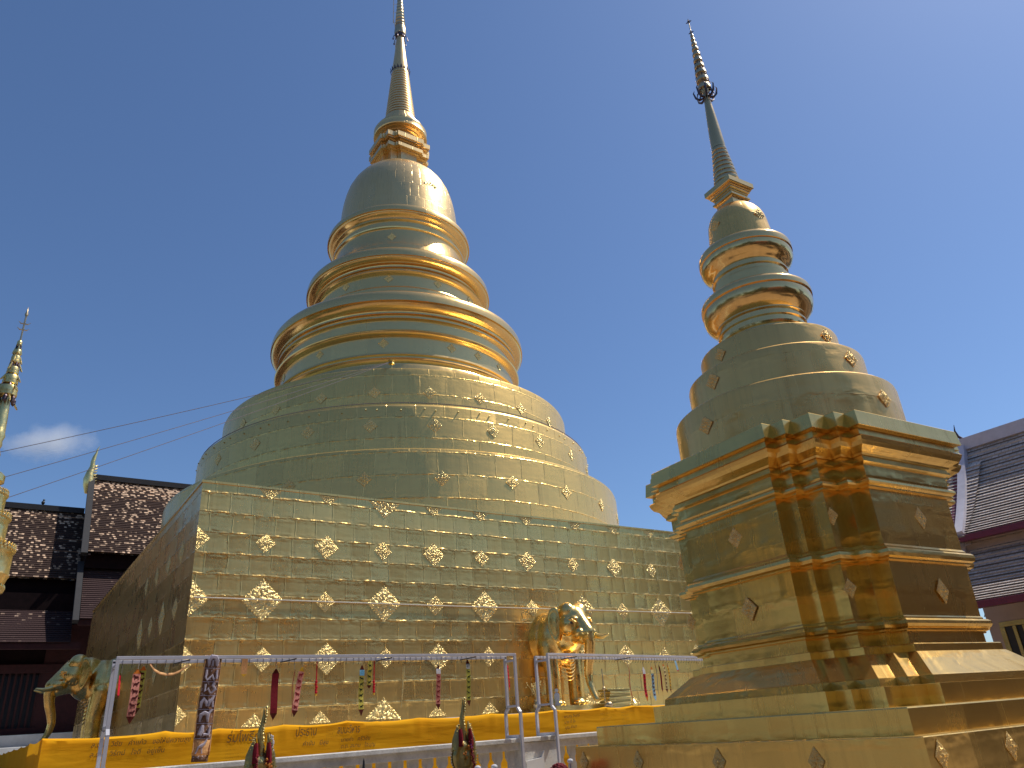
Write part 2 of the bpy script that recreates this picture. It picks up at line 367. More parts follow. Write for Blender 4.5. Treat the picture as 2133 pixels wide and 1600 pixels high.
# ================================================================ GREAT STUPA
CX,CY=17.359,36.037; HB=12.8
st=empty('great_stupa',(CX,CY,EYE+.4)); Z0=.4       # local z = rel-eye z - Z0
tag(st,'huge golden bell-shaped stupa on a square block, tallest in the picture, behind the white railing','stupa')
def Lz(pr): return [(r,z-Z0) for r,z in pr]
b=MB(); sq=lambda d:[(-HB-d,-HB-d),(HB+d,-HB-d),(HB+d,HB+d),(-HB-d,HB+d)]
b.prism([(0,0),(0,7.46-Z0),(.035,7.47-Z0),(.035,7.54-Z0)],sq); b.build('base_block','block',st)
d_=MB().lathe(Lz([(11.72,7.5),(11.72,10.34),(11.69,10.46),(11.6,10.52),(10.4,10.55)]),160); d_.build('drum','drum',st,True)
d_=MB().lathe(Lz([(10.45,10.5),(10.45,12.86),(10.42,12.95),(10.36,13.0),(9.3,13.02)]),160); d_.build('drum','drum',st,True)
d_=MB().lathe(Lz([(9.42,13.0),(9.42,15.1),(9.38,15.22),(9.28,15.28),(7.2,15.36)]),160); d_.build('drum','drum',st,True)
rv_=MB(); sphere(rv_,(0,0,0),.035,6,4); rv_=rv_.build('rivet','brass',st,True)
for k in range(44):
    a=R(-190+4.6*k+(k*7%3)); q=rv_ if k==0 else dup(rv_,st); q.location=(10.462*math.cos(a),10.462*math.sin(a),12.72-Z0+.04*math.sin(k*2.3))
# pale pipe on the ledge of the middle drum
pp=MB().tube([(10.36*math.cos(a),10.36*math.sin(a),13.07-Z0) for a in [R(-200+4*k) for k in range(48)]],.02,6); pp.build('ledge_cable','wire',st,True)
r3=[(7.36,15.3),(7.36,16.40),(7.30,16.50),(7.12,16.56),(6.98,16.62),(6.98,16.70),(7.08,16.78),(7.12,16.88),(7.06,16.98),(6.92,17.04),(6.92,17.12),(7.02,17.2),(7.0,17.3),(6.84,17.36),(6.74,17.38),(6.74,18.3),
 (6.80,18.34),(6.95,18.38),(7.04,18.46),(7.06,18.54),(6.98,18.62),(6.84,18.66),(6.74,18.68),(6.74,19.25),(6.80,19.30),(6.92,19.33),(6.92,19.42),(6.84,19.45),(6.84,19.52),(6.98,19.56),(6.98,19.64),(6.90,19.67),(6.92,19.74),(7.10,19.82),(7.24,19.93),(7.30,20.04),(7.26,20.08),(7.26,20.12),(7.36,20.13),(7.36,20.42),(7.31,20.62),(7.22,20.75),(7.05,20.82),(5.1,20.98)]
r2=[(5.28,20.9),(5.28,22.22),(5.18,22.30),(5.16,22.38),(5.02,22.44),(4.94,22.5),(4.94,23.22),(5.0,23.26),(5.12,23.3),(5.18,23.38),(5.16,23.48),(5.04,23.53),(4.98,23.55),(4.98,23.62),(5.1,23.66),(5.1,23.74),(5.02,23.77),(5.04,23.84),(5.2,23.88),(5.2,23.95),(5.36,24.0),(5.48,24.08),(5.50,24.12),(5.50,24.15),(5.58,24.16),(5.58,24.42),(5.53,24.62),(5.44,24.74),(5.28,24.80),(4.0,24.92)]
r1=[(4.06,24.85),(4.06,26.0),(4.02,26.05),(4.0,27.05),(4.03,27.08),(4.10,27.12),(4.12,27.2),(4.06,27.27),(4.0,27.3),(4.0,27.62),(4.05,27.66),(4.14,27.70),(4.14,27.78),(4.08,27.82),(4.12,27.88),(4.26,27.95),(4.38,28.03),(4.41,28.09),(4.41,28.12),(4.5,28.13),(4.50,28.34),(4.45,28.50),(4.37,28.60),(4.22,28.66),(3.7,28.74)]
for pr in (r3,r2,r1): MB().lathe(Lz(pr),160).build('ring_moulding','ring',st,True,40)
bell=[(3.82,28.7),(3.79,29.4),(3.75,30.1),(3.69,30.8),(3.62,31.3),(3.5,31.9),(3.34,32.45),(3.1,32.98),(2.82,33.4),(2.45,33.8),(2.05,34.12),(1.6,34.4),(1.2,34.6),(.9,34.75)]
MB().lathe(Lz(bell),128).build('bell','bell',st,True)
def redent(h,wf,steps):
    """square half h with main face half-width h*wf and stepped corners"""
    def f(d):
        H=h+d; W=h*wf+d; q=[]
        n=steps; dx=(h-h*wf)*.30/n*1.0
        pts=[(H,W)]
        x,y=H,W
        for k in range(n):
            x-=dx; pts.append((x,y)); 
            y2=y+(h*(1-wf)-dx*n*1.0)*.36/n*1.0 if k<n-1 else x
            y=y2; pts.append((x,y))
        # mirror about the diagonal
        mir=[(b,a) for a,b in pts[:-1]][::-1]
        quad=pts+mir
        out=[]
        for k in range(4):
            c,s_=[(1,0),(0,1),(-1,0),(0,-1)][k]
            out+=[(a*c-b*s_,a*s_+b*c) for a,b in quad]
        return out
    return f
rd=redent(1.74,.5,2)
MB().prism([(-.30,34.5-Z0),(-.30,35.30-Z0),(-.16,35.34-Z0),(-.16,35.44-Z0),(.02,35.46-Z0),(.02,35.74-Z0),(-.12,35.75-Z0),(-.12,35.83-Z0),(-.34,35.85-Z0),(-.34,36.02-Z0),(-.16,36.04-Z0),(-.16,36.13-Z0),(0.0,36.15-Z0),(0.0,36.24-Z0),(.08,36.26-Z0),(0.08,36.62-Z0),(-.1,36.64-Z0)],rd).build('harmika','bell',st)
# stepped stair climbing the back of the bell to the harmika
s_=MB()
for k in range(11):
    t=k/10; a=R(-18); rr=3.15-1.75*t; zz=33.0+2.0*t
    s_.box((rr*math.cos(a),rr*math.sin(a),zz-Z0),(.34,.9,.5),Matrix.Rotation(a,3,'Z'))
s_.build('stair','ring',st)
SX=.09
def cz(r,z): return (r,z-Z0)
MB().lathe([cz(*p) for p in [(1.0,36.5),(1.05,36.95),(1.2,37.0),(1.2,37.1),(1.12,37.12),(1.34,37.18),(1.34,37.28),(1.26,37.3),(1.46,37.36),(1.46,37.44),(1.40,37.46),(1.64,37.52),(1.64,37.56),(1.82,37.58),(1.85,37.64),(1.80,37.9),(1.84,38.1),(1.72,38.16),(1.70,38.36),(1.56,38.40),(1.52,38.62),(1.36,38.66),(1.30,38.95),(1.16,39.0),(1.08,39.45)]],64,(SX,0,0)).build('lotus_collar','bell',st,True)
pr=[]
for k in range(18):
    z=39.3+k*.262; r=1.08-(1.08-.64)*k/17.
    pr+=[(r*.86,z),(r*.985,z+.03),(r,z+.10),(r*.985,z+.17),(r*.86,z+.20)]
MB().lathe([cz(*p) for p in pr],56,(SX,0,0)).build('ringed_cone','spire',st,True)
f=MB()
for k in range(18):
    a=2*pi*k/18; f.ext([(-.1,0),(.1,0),(0,.3)],'y',-.015,.015)
    for q in range(6):
        i=len(f.v)-6+q; x,y,z=f.v[i]; y-=.66+z*.25; f.v[i]=(SX+x*math.cos(a)-y*math.sin(a),x*math.sin(a)+y*math.cos(a),z+44.02-Z0)
f.build('petal_crown','darkmetal',st)
MB().lathe([cz(*p) for p in [(.6,43.95),(.58,44.5),(.5,45.2),(.42,46),(.33,47),(.25,48),(.2,48.4)]],40,(SX,0,0)).build('spire_pole','spire',st,True)
pr=[(.2,48.0),(.40,48.05),(.44,48.25),(.42,48.6),(.38,48.95)]
z=48.95
for k in range(16):
    r=.38*(1-k/17.)+.03; pr+=[(r,z),(r*.8,z+.1),(r*.82,z+.3)]; z+=.36
pr.append((.01,z+.6))
MB().lathe([cz(*p) for p in pr],32,(SX,0,0)).build('parasol_finial','silver',st,True)
f=MB()
for k in range(7):
    a=2*pi*k/7+.3; c,s2=math.cos(a),math.sin(a)
    f.tube([(SX+c*.3,s2*.3,48.05-Z0),(SX+c*.5,s2*.5,47.8-Z0),(SX+c*.55,s2*.55,47.55-Z0)],.025,5)
    f.lathe([(.01,0),(.06,.03),(.05,.14),(.01,.18)],8,(SX+c*.55,s2*.55,47.38-Z0))
f.lathe([(.34,47.75-Z0),(.36,47.9-Z0),(.38,48.05-Z0)],16,(SX,0,0)); f.build('hanging_bell','darkmetal',st,True)
f=MB().tube([(-.42,.12,49.2-Z0),(-.38,.1,54-Z0)],.03,5).tube([(-.27,.02,46.2-Z0),(-.3,.1,47.9-Z0),(-.27,.1,48.9-Z0),(-.42,.12,49.6-Z0)],.022,5)
for k in range(4): f.tube([(-.42,.12,50.4+k*.9-Z0),(-.05,0,50.4+k*.9-Z0)],.015,4)
f.build('lightning_rod','thread',st)
# rosettes on the block front
for x,s in ((6.62,.36),(8.62,.36),(12.52,.34),(14.5,.34),(16.6,.34),(18.8,.34),(21.,.34),(23.1,.34)):
    pass
def blk(x,z,s,half=None,me=None):
    o=rosette(st,(x-CX,-HB-.005,z-Z0),-90,s,me); return o
def half_mesh(top=True,n=34):
    me0=ROS[0].copy(); import bmesh
    bm=bmesh.new(); bm.from_mesh(me0)
    sgn=-1 if top else 1
    bmesh.ops.bisect_plane(bm,geom=bm.verts[:]+bm.edges[:]+bm.faces[:],plane_co=(0,0,0),plane_no=(0,0,-sgn),clear_outer=True)
    bm.to_mesh(me0); bm.free(); return me0
HT=half_mesh(True); HBm=half_mesh(False)
xs4=[6.64,8.60,10.62,12.53,14.54,16.62,19.05,21.1,23.2,25.3]
for i,x in enumerate(xs4): blk(x,4.0,.60 if i%2==0 else .33)
xs5=[6.60,8.58,10.57,12.51,14.5,16.54,18.75,20.9,23.0]
for i,x in enumerate(xs5): blk(x,5.73,.42 if i%2 else .31)
for i,x in enumerate([6.76,8.72,10.7,12.62,14.6,18.9,21.,23.1,25]): blk(x,2.31,.46 if i in(1,3,6,8) else .34)
for i,x in enumerate(xs4): blk(x,7.44,.60 if i==2 else .33,me=HT)
for i,x in enumerate(xs4): blk(x,.52,.60 if i in(2,6) else .34,me=HBm)
for z,s in ((4.0,.55),(5.73,.42),(2.31,.4),(.9,.3)):   # corner ones wrap the near left corner
    o=rosette(st,(-HB+.02,-HB-.005,z-Z0),-90,s*.95); o.location.x-=.0
    import bmesh
    if z==4.0:
        hm=ROS[1].copy(); bm=bmesh.new(); bm.from_mesh(hm)
        bmesh.ops.bisect_plane(bm,geom=bm.verts[:]+bm.edges[:]+bm.faces[:],plane_co=(0,0,0),plane_no=(-1,0,0),clear_outer=True); bm.to_mesh(hm); bm.free()
    o.data=hm; o.location.x=-HB
for i,y in enumerate((25.2,27.2,29.2,31.2)):
    for z,s in ((4.0,.36 if i%2==0 else .55),(5.73,.36),(2.31,.36)):
        rosette(st,(-HB-.005,y-CY,z-Z0),180,s)
f=MB().tube([(-HB+.1,-HB-.06,4.02-Z0),(-4,-HB-.06,3.99-Z0),(4,-HB-.06,4.0-Z0),(HB-.1,-HB-.06,4.0-Z0)],.018,6); f.build('sacred_cord','thread',st)
for k in range(10):
    a=-167.5+15*k
    if k<9: rosette(st,(9.43*math.cos(R(a)),9.43*math.sin(R(a)),14.02-Z0),a,.30)
    rosette(st,(10.46*math.cos(R(a)),10.46*math.sin(R(a)),12.0-Z0),a,.31)
    rosette(st,(11.73*math.cos(R(a)),11.73*math.sin(R(a)),9.23-Z0),a,.32)
for a in (-182.5,-152.5,-122.5,-92.5,-62.5,-78): rosette(st,(6.75*math.cos(R(a)),6.75*math.sin(R(a)),17.95-Z0),a,.26)
for a in (-152.5,-122.5,-90.,-60): rosette(st,(4.95*math.cos(R(a)),4.95*math.sin(R(a)),22.98-Z0),a,.26)
rosette(st,(4.02*math.cos(R(-122)),4.02*math.sin(R(-122)),26.5-Z0),-122,.26)
rosette(st,(3.62*math.cos(R(-82)),3.62*math.sin(R(-82)),31.2-Z0),-82,.55,tilt=-6)
f=MB(); ah=R(-118)
f.tube([(9.2*math.cos(ah),9.2*math.sin(ah),15.25-Z0),(9.25*math.cos(ah),9.25*math.sin(ah),15.75-Z0)],.05,6)
f.lathe([(.02,0),(.14,.05),(.1,.15),(.16,.22),(.02,.3)],8,(9.25*math.cos(ah),9.25*math.sin(ah),15.45-Z0)); f.build('cord_hook','brass',st)
# ================================================================ PLATFORM + CLOTH
pf=MB().box(((1.45+33.3)/2,(20.1+52)/2,(EYE+.40)/2),(31.85,31.9,EYE+.40)); tag(pf.build('terrace_platform','plinth',bevel=.02),'raised cement terrace under the great stupa wrapped in yellow cloth','platform')
pins=[1.32,3.75,4.95,6.5,8.12,10.2,12.6,14.9,16.9,18.1,20.5,23,26,29,33.4]
def ctop(x):
    for a,b_ in zip(pins,pins[1:]):
        if a<=x<=b_:
            t=(x-a)/(b_-a); return .455-.055*(4*t*(1-t))**.8 - (.02 if x>9 else 0)
    return .45
def cdisp(x,z):
    v=Vector((x*.55,z*1.9,0)); f=.03*noise.noise(v)+.009*noise.noise(Vector((x*1.2,z*5,4)))
    for p in pins:
        f+=.03*math.exp(-((x-p)/.35)**2)*math.exp(-abs(z-.42)/.18)*math.cos((x-p)*18)
    return f
cl=MB(); NX=330; NZ=26
def cpt(x,k):
    t=ctop(x)
    if k==0: return (x,20.42,EYE+t-.02)
    if k==1: return (x,20.06,EYE+t+.012+.02*noise.noise(Vector((x*2,0,9))))
    if k==2: return (x,19.995,EYE+t-.01)
    z=t-.03-(k-3)/(NZ-3)*(t-.03+1.45); return (x,19.96-cdisp(x,z)*min(1,(k-2)/3),EYE+z)
for i in range(NX+1):
    x=1.32+(33.4-1.32)*(i/NX)
    for k in range(NZ+1): cl.v.append(cpt(x,k))
for i in range(NX):
    for k in range(NZ):
        a=i*(NZ+1)+k; cl.face((a,a+1,a+NZ+2,a+NZ+1),[(0,0)]*4)
# left side going back
b0=len(cl.v); NY=200
for i in range(NY+1):
    y=19.96+(52-19.96)*i/NY
    for k in range(NZ+1):
        z=.45-.05*(abs(math.sin(i*.13)))-(k/NZ)*1.85
        cl.v.append((1.32-.0-.9*cdisp(y,z)*(min(1,i/6)),y,EYE+z))
for i in range(NY):
    for k in range(NZ):
        a=b0+i*(NZ+1)+k; cl.face((a,a+NZ+1,a+NZ+2,a+1),[(0,0)]*4)
clo=cl.build('robe_cloth','cloth',None,True,60); tag(clo,'long saffron yellow cloth with handwriting wrapped round the terrace edge','cloth')
dg=None
def thai(txt,x,z,size,slant=.0,w=1.):
    cu=bpy.data.curves.new('handwriting','FONT'); cu.body=txt; cu.size=size; cu.shear=.15; cu.extrude=0; cu.offset=-.003 if size<.12 else .0; cu.resolution_u=2
    o=bpy.data.objects.new('tmp',cu); col.objects.link(o); bpy.context.view_layer.update()
    dg=bpy.context.evaluated_depsgraph_get(); me=bpy.data.meshes.new_from_object(o.evaluated_get(dg)); bpy.data.objects.remove(o)
    for v in me.vertices:
        X=x+v.co.x*w; Zz=z+v.co.y+v.co.x*slant; v.co=(X,19.948-cdisp(X,Zz),EYE+Zz)
    me.materials.clear(); me.materials.append(M_['ink'])
    q=bpy.data.objects.new('handwriting',me); col.objects.link(q); q.parent=clo; return q
thai('ร่มโพธิ์ทอง',5.1,.14,.30,.0,.8); thai('ประธาน',6.75,.17,.30,0,.62); thai('สมมะวิหาร',7.85,.17,.27,0,.55)
for k,t in enumerate(('นาย วีระ ศรีสุข','นาง วิไล ศรีสุข','คุณแม่ จันทร์ ศรีสุข','คุณพ่อ คำ ศรีสุข','ด.ช. ธนา ศรีสุข')): thai(t,5.1,.03-k*.085,.085)
for k,t in enumerate(('นายสมชาย มีสุข','นางสมศรี มีสุข','คุณยายคำ แก้วมณี','นายใจ ดี','นางบุญมี แก้วมณี','ครอบครัวใจดี')): thai(t,7.55,.30-k*.05,.058)
for k,t in enumerate(('พระอาจารย์ บุญมา','คำอ้าย','ครอบครัว วงศ์คำ','นาย บุญ วงศ์คำ','นาง ศรี วงศ์คำ','คำ ใจ','แก้ว ดี','มา มี')): thai(t,8.62,.28-k*.066,.07)
for k,t in enumerate(('บริษัท รวมใจ','นาย สุข ใจบุญ','นาง แก้ว ใจบุญ','น.ส. อร ใจบุญ','นาย เอก ใจบุญ','ด.ญ. มะลิ','ด.ช. ภูมิ')): thai(t,10.45,.22-k*.075,.08)
for k,t in enumerate(('ขอให้ ร่ำรวย มีความสุข สุขภาพดี','นาย ก้อง','นาง พร','อ้อย','ต้น')): thai(t,11.35,.22-k*.06,.065)
for k,t in enumerate(('พระครู อินทร์','นาย ดี ใจ','บุญ คำมา')): thai(t,15.15,.18-k*.15,.12,.05)
for k,t in enumerate(('สุขใจ มีนา','บุญมา มีนา')): thai(t,16.6,.2-k*.14,.11,.05)
for k,t in enumerate(('แสงดาว ใจงาม','คำ แสน','ศรี วงศ์','อิน แก้ว')): thai(t,17.5,.22-k*.1,.10,.05)
thai('ล.ต.ท. วิชัย   คำแก้ว   ขอให้มีความสุข',2.25,.22,.14); thai('ล.ต.ท. วิรัตน์   ใจดี   อยู่เย็น',2.25,.03,.14); thai('คำปัน   มีสุข',6.95,-.05,.14); thai('นายคำ   ศรีวิชัย',7.95,-.02,.13); thai('ด.ต. สมาน   ใจบุญ',7.95,-.17,.13)
# ================================================================ ELEPHANTS
def elephant(name,loc,rz,label):
    e=empty(name,loc,rz); tag(e,label,'statue','golden elephants emerging from the stupa block')
    mb=MB()
    def cap(p,q,r0,r1,n=18):
        p=Vector(p);q=Vector(q); L=(q-p).length; st_=max(2,int(L/(min(r0,r1)*.35)))
        mb.tube([p.lerp(q,k/st_) for k in range(st_+1)],[r0+(r1-r0)*k/st_ for k in range(st_+1)],n)
        for c,r in ((p,r0),(q,r1)): sphere(mb,c,r,n,10)
    def ell(c,rx,ry,rz_,n=24,rot=0):
        i=len(mb.v); mb.lathe([(math.sin(pi*k/14)+1e-4,-math.cos(pi*k/14)) for k in range(15)],n,cap=False)
        rm=Matrix.Rotation(rot,3,'X')
        for k in range(i,len(mb.v)):
            v=rm@Vector((mb.v[k][0]*rx,mb.v[k][1]*ry,mb.v[k][2]*rz_)); mb.v[k]=tuple(v+Vector(c))
    ell((0,.45,2.28),1.06,1.45,1.10)           # barrel running into the wall
    ell((0,-.45,2.25),.86,.72,1.0)             # shoulders
    for s in(-1,1):
        cap((s*.50,-.48,2.0),(s*.50,-.62,1.1),.40,.29); cap((s*.50,-.62,1.1),(s*.50,-.60,.16),.29,.28); ell((s*.5,-.66,.10),.32,.34,.13)
        cap((s*.60,.4,1.6),(s*.60,.5,.1),.40,.33)
        ell((s*.27,-1.42,3.10),.30,.36,.34)    # twin domes
        ell((s*.40,-1.52,2.62),.25,.34,.34)    # cheek
        ell((s*.30,-1.98,2.30),.17,.28,.19)    # tusk sheath
        ell((s*.33,-1.80,2.80),.12,.22,.08)    # brow
    ell((0,-1.48,2.78),.50,.50,.56); cap((0,-1.62,2.86),(0,-2.22,2.30),.36,.22)
    cap((0,-1.45,2.35),(0,-1.95,2.08),.34,.18)   # jaw
    cap((0,-1.0,2.75),(0,-1.4,2.75),.60,.46); cap((0,-1.0,2.3),(0,-1.5,2.3),.6,.3)
    tr=[(0,-2.20,2.32,.235),(0,-2.24,2.0,.20),(0,-2.16,1.6,.185),(0,-2.03,1.2,.165),(0,-1.98,.95,.15),(0,-2.02,.65,.13),(0,-2.16,.35,.115),(0,-2.30,.12,.10)]
    for a,b2 in zip(tr,tr[1:]): cap(a[:3],b2[:3],a[3],b2[3],14)
    o=mb.build('body','elephant',e,True,180)
    m=o.modifiers.new('skin','REMESH'); m.mode='VOXEL'; m.voxel_size=.03; m.use_smooth_shade=True
    m=o.modifiers.new('soften','SMOOTH'); m.factor=.6; m.iterations=16
    for s in (-1,1):
        t=MB().tube([(s*.29,-2.05,2.28),(s*.34,-2.28,2.16),(s*.40,-2.5,2.12),(s*.46,-2.72,2.17)],[.10,.094,.078,.034],12); sphere(t,(s*.46,-2.72,2.17),.035,8,6); t.build('tusk','brightgilt',e,True,60)
        # ear: curved shell lying back along the neck
        ear=MB(); n=14
        out=[(0,.45),(.18,.52),(.42,.46),(.56,.22),(.55,-.1),(.42,-.42),(.22,-.66),(.06,-.52),(-.02,-.2)]
        ctr=(.2,0); L=7
        for k in range(L+1):
            for (a,c) in out:
                u=ctr[0]+(a-ctr[0])*k/L; v=ctr[1]+(c-ctr[1])*k/L; rr=k/L
                bul=.05*math.cos(3*u)+.05*(1-rr*rr)+(.035 if k==L-1 else 0)
                ear.v.append((s*(.50+bul+.62*u),-1.36+u*.62,2.72+v*1.12))
        m_=len(out)
        for k in range(L):
            for j in range(m_):
                a=k*m_+j; b3=k*m_+(j+1)%m_; ear.face((a,b3,b3+m_,a+m_) if s>0 else (a+m_,b3+m_,b3,a),[(0,0)]*4)
        eo=ear.build('ear','elephant',e,True,180); so_=eo.modifiers.new('thick','SOLIDIFY'); so_.thickness=.045; so_.offset=0
        sb=eo.modifiers.new('sub','SUBSURF'); sb.levels=1; sb.render_levels=2
        # eye with brow ridge
        ey=MB(); sphere(ey,(s*.42,-1.83,2.66),.05,10,6); ey.build('eye','darkmetal',e,True)
        br=MB().tube([(s*.36,-2.02,2.66),(s*.435,-1.9,2.76),(s*.47,-1.75,2.77),(s*.49,-1.62,2.68)],[.02,.035,.035,.02],8); br.build('brow_ridge','elephant',e,True)
        for q in range(3):
            w_=MB().tube([(s*(.50+.02*q),-1.70+.11*q,2.52),(s*(.53+.02*q),-1.62+.11*q,2.42),(s*(.50+.02*q),-1.66+.11*q,2.30)],.022,6); w_.build('cheek_fold','elephant',e,True)
        for q in range(3):
            a_=-.62-.29; t=MB(); sphere(t,(s*.5+(q-1)*.17,-.93+abs(q-1)*.04,.09),.075,8,6); t.build('toenail','brightgilt',e,True)
    fm=MB()   # throat folds
    for q in range(9):
        z=2.15-.12*q; wv=.52-.02*q
        fm.tube([(wv*math.sin(a),-.62-.50*math.cos(a)*(1-.05*q),z-.35*math.cos(a)) for a in [(-1.3+2.6*k/12) for k in range(13)]],.020,6)
    fm.build('throat_fold','elephant',e,True)
    return e
PZ=EYE+.40
elephant('elephant_statue',(17.36,CY-HB,PZ+.18),0,'golden elephant facing the camera with brick pile beside its trunk, right of the two')
elephant('elephant_statue',(4.56,CY,PZ),R(-90),'golden elephant in profile facing left at the block\'s left side')
# plinth slabs under the front elephant
sl_=MB().box((17.3,22.1,PZ+.09),(2.7,1.5,.18)).build('plinth_slab','brightgilt',None,bevel=.01); tag(sl_,'low gilded plinth slab under the front elephant\'s feet','plinth')
pb=empty('brick_pile',(18.35,21.15,PZ)); tag(pb,'stack of gilded slabs beside the front elephant\'s trunk','offering stand')
for k in range(7):
    MB().box((rnd.uniform(-.03,.03),0,.05+k*.088),(1.0-.04*abs(k-3)+(.12 if k==6 else 0),.55,.07),Matrix.Rotation(rnd.uniform(-.05,.05),3,'Z')).build('slab','brightgilt' if k%2 else 'brass',pb,bevel=.012)
def vase(x,y,label,flowers):
    v=empty('flower_vase',(x,y,PZ)); tag(v,label,'vase')
    MB().lathe([(.07,0),(.10,.02),(.06,.08),(.12,.2),(.13,.26),(.07,.36),(.10,.42)],20).build('vase_body','silver' if flowers else 'brightgilt',v,True)
    s=MB()
    for k in range(14):
        a=rnd.uniform(0,2*pi); l=rnd.uniform(.35,.75); o=rnd.uniform(.1,.34)
        p=[(0,0,.4),(o*.4*math.cos(a),o*.4*math.sin(a),.4+l*.5),(o*math.cos(a),o*math.sin(a),.4+l)]
        s.tube(p,.008,4)
        for q in range(3): sphere(s,(p[2][0]+rnd.uniform(-.05,.05),p[2][1]+rnd.uniform(-.05,.05),p[2][2]-q*.07),.022,6,4)
    s.build('stems',FB['cream'],v)
vase(15.42,21.7,'small vase with dry gilded sprigs left of the front elephant',True)
fg=empty('figurine',(16.3,21.75,PZ+.18)); tag(fg,'tiny pale figurine standing at the front elephant\'s foot','figurine')
m=MB().lathe([(.09,0),(.11,.04),(.07,.12),(.09,.25),(.10,.34),(.05,.42)],14); m.build('robe',FB['white'],fg,True)
m=MB(); sphere(m,(0,0,.49),.065,10,8); m.build('head',FB['white'],fg,True)
for x,h,l in ((18.95,.16,'small gilded lotus bud lying right of the slab stack'),):
    t=MB().lathe([(.02,0),(.10,.04),(.13,.12),(.07,.2),(.01,.26)],12); o=t.build('lotus_bud','brightgilt',None,True); o.location=(x,20.9,PZ); tag(o,l,'ornament')
rdp=MB().tube([(0,0,0),(0,0,1.25)],.02,6); sphere(rdp,(0,0,.62),.06,10,6); o=rdp.build('offering_rod','silver'); o.location=(17.55,20.75,PZ); tag(o,'thin upright rod with a bead in front of the front elephant\'s trunk','rod')
sh=MB(); sphere(sh,(0,0,.11),.15,14,8,.75); o=sh.build('offering_shell','silver',None,True); o.location=(17.6,20.65,PZ); tag(o,'pale rounded shell at the foot of the thin rod by the slab stack','ornament')
# ================================================================ BALUSTRADE
bl=empty('balustrade',(3.5,12,0)); tag(bl,'white balustrade with flat cut-out balusters below the banner racks','balustrade')
X0,X1=-7.,13.6; bx=3.5
def bbox(x0,x1,y0,y1,z0,z1): return MB().box(((x0+x1)/2-bx,(y0+y1)/2-12,(z0+z1)/2),(x1-x0,y1-y0,z1-z0))
bbox(X0,X1,11.84,12.16,EYE-.232,EYE-.158).build('coping','masonry',bl,bevel=.012)
for a,c in ((X0,8.02),(8.82,X1)):
    bbox(a,c,11.90,12.10,EYE-.345,EYE-.233).build('top_rail','masonry',bl,bevel=.006)
bbox(X0,X1,11.88,12.12,.25,.40).build('bottom_rail','masonry',bl); bbox(X0,X1,11.8,12.2,0,.25).build('kerb','masonry',bl)
pil=bbox(8.02,8.82,11.868,12.132,.2,EYE-.236).build('pier','masonry',bl,bevel=.008)
bal=[(.094,0),(.094,-.11),(.05,-.18),(.05,-.25),(.094,-.32),(.094,-.56),(.05,-.63),(.05,-.70),(.094,-.78),(.094,-.86)]
bm_=MB().ext([(x,z) for x,z in bal[::-1]]+[(-x,z) for x,z in bal],'y',-.025,.025); first=None
x=7.87-.27*30; k=0
xs=[]
xx=7.88
while xx>X0: xs.append(xx); xx-=.268
xx=8.96
while xx<X1: xs.append(xx); xx+=.268
for xx in xs:
    if first is None: first=bm_.build('baluster','masonry',bl); o=first
    else: o=dup(first,bl)
    o.location=(xx-bx,0,EYE-.345)
pq=MB().ext([(-.20,-.2),(.19,-.2),(.19,.085),(.20,.17),(.14,.07),(-.19,.035),(-.21,.05),(-.18,-.02)],'y',-.02,.02).build('plaque','white'); pq.location=(8.27,11.83,EYE-.56); tag(pq,'small pale stone plaque with a pointed corner on the balustrade pier','plaque')
# ================================================================ BANNER RACKS
def rack(loc,rz,L,label,braces,endright=True):
    e=empty('banner_rack',loc,rz); tag(e,label,'rack','white metal racks on the balustrade')
    w=.045
    def post(x,sgn,name='post'):
        m=MB()
        pts=[(x,sgn*.16,1.20+.0),(x,sgn*.16,.33),(x,sgn*.235,.25),(x,sgn*.235,-.17 if sgn>0 else -.75)]
        for p,q in zip(pts,pts[1:]): m.bar(p,q,w,w)
        return m.build(name,'frame',e)
    ends=[0]+([L] if endright else [])
    for x in ends:
        post(x,-1); post(x,1)
        MB().bar((x,-.14,1.12),(x,.14,1.12),.035,.035).build('cross_tie','frame',e)
        MB().bar((x,-.14,.36),(x,.14,.36),.035,.035).build('cross_tie','frame',e)
        MB().box((x,0,-.13),(.07,.42,.05)).build('clamp','frame',e)
    MB().bar((-w/2,-.16,1.215),(L+w/2,-.16,1.215),w,w).build('top_rail','frame',e,bevel=.004)
    MB().bar((-w/2,.16,1.195),(L+w/2,.16,1.195),w,w).build('top_rail','frame',e,bevel=.004)
    for bxx in braces:
        MB().tube([(bxx-.05,.15,1.165),(bxx+.10,-.14,1.185)],.009,6).build('brace','black',e)
    hk=MB().tube([(0,.185,1.222),(.004,.132,1.215),(.002,.13,1.16),(0,.15,1.12),(.01,.17,1.135)],.0035,4).build('hook','black',e); hk.location.x=.1; x=.1
    while x<L-.15:
        x+=.105+rnd.uniform(-.02,.02); q=dup(hk,e); q.location.x=x
    return e
rack((1.5,12,EYE),0,6.49,'white rack of hanging banners left of the balustrade pier, with the wide woven banner',[.83,2.37,3.97,5.58])
rack((8.71,12,EYE),R(10.5),6.0,'white banner rack right of the pier, running behind the small stupa',[.75,2.45],False)
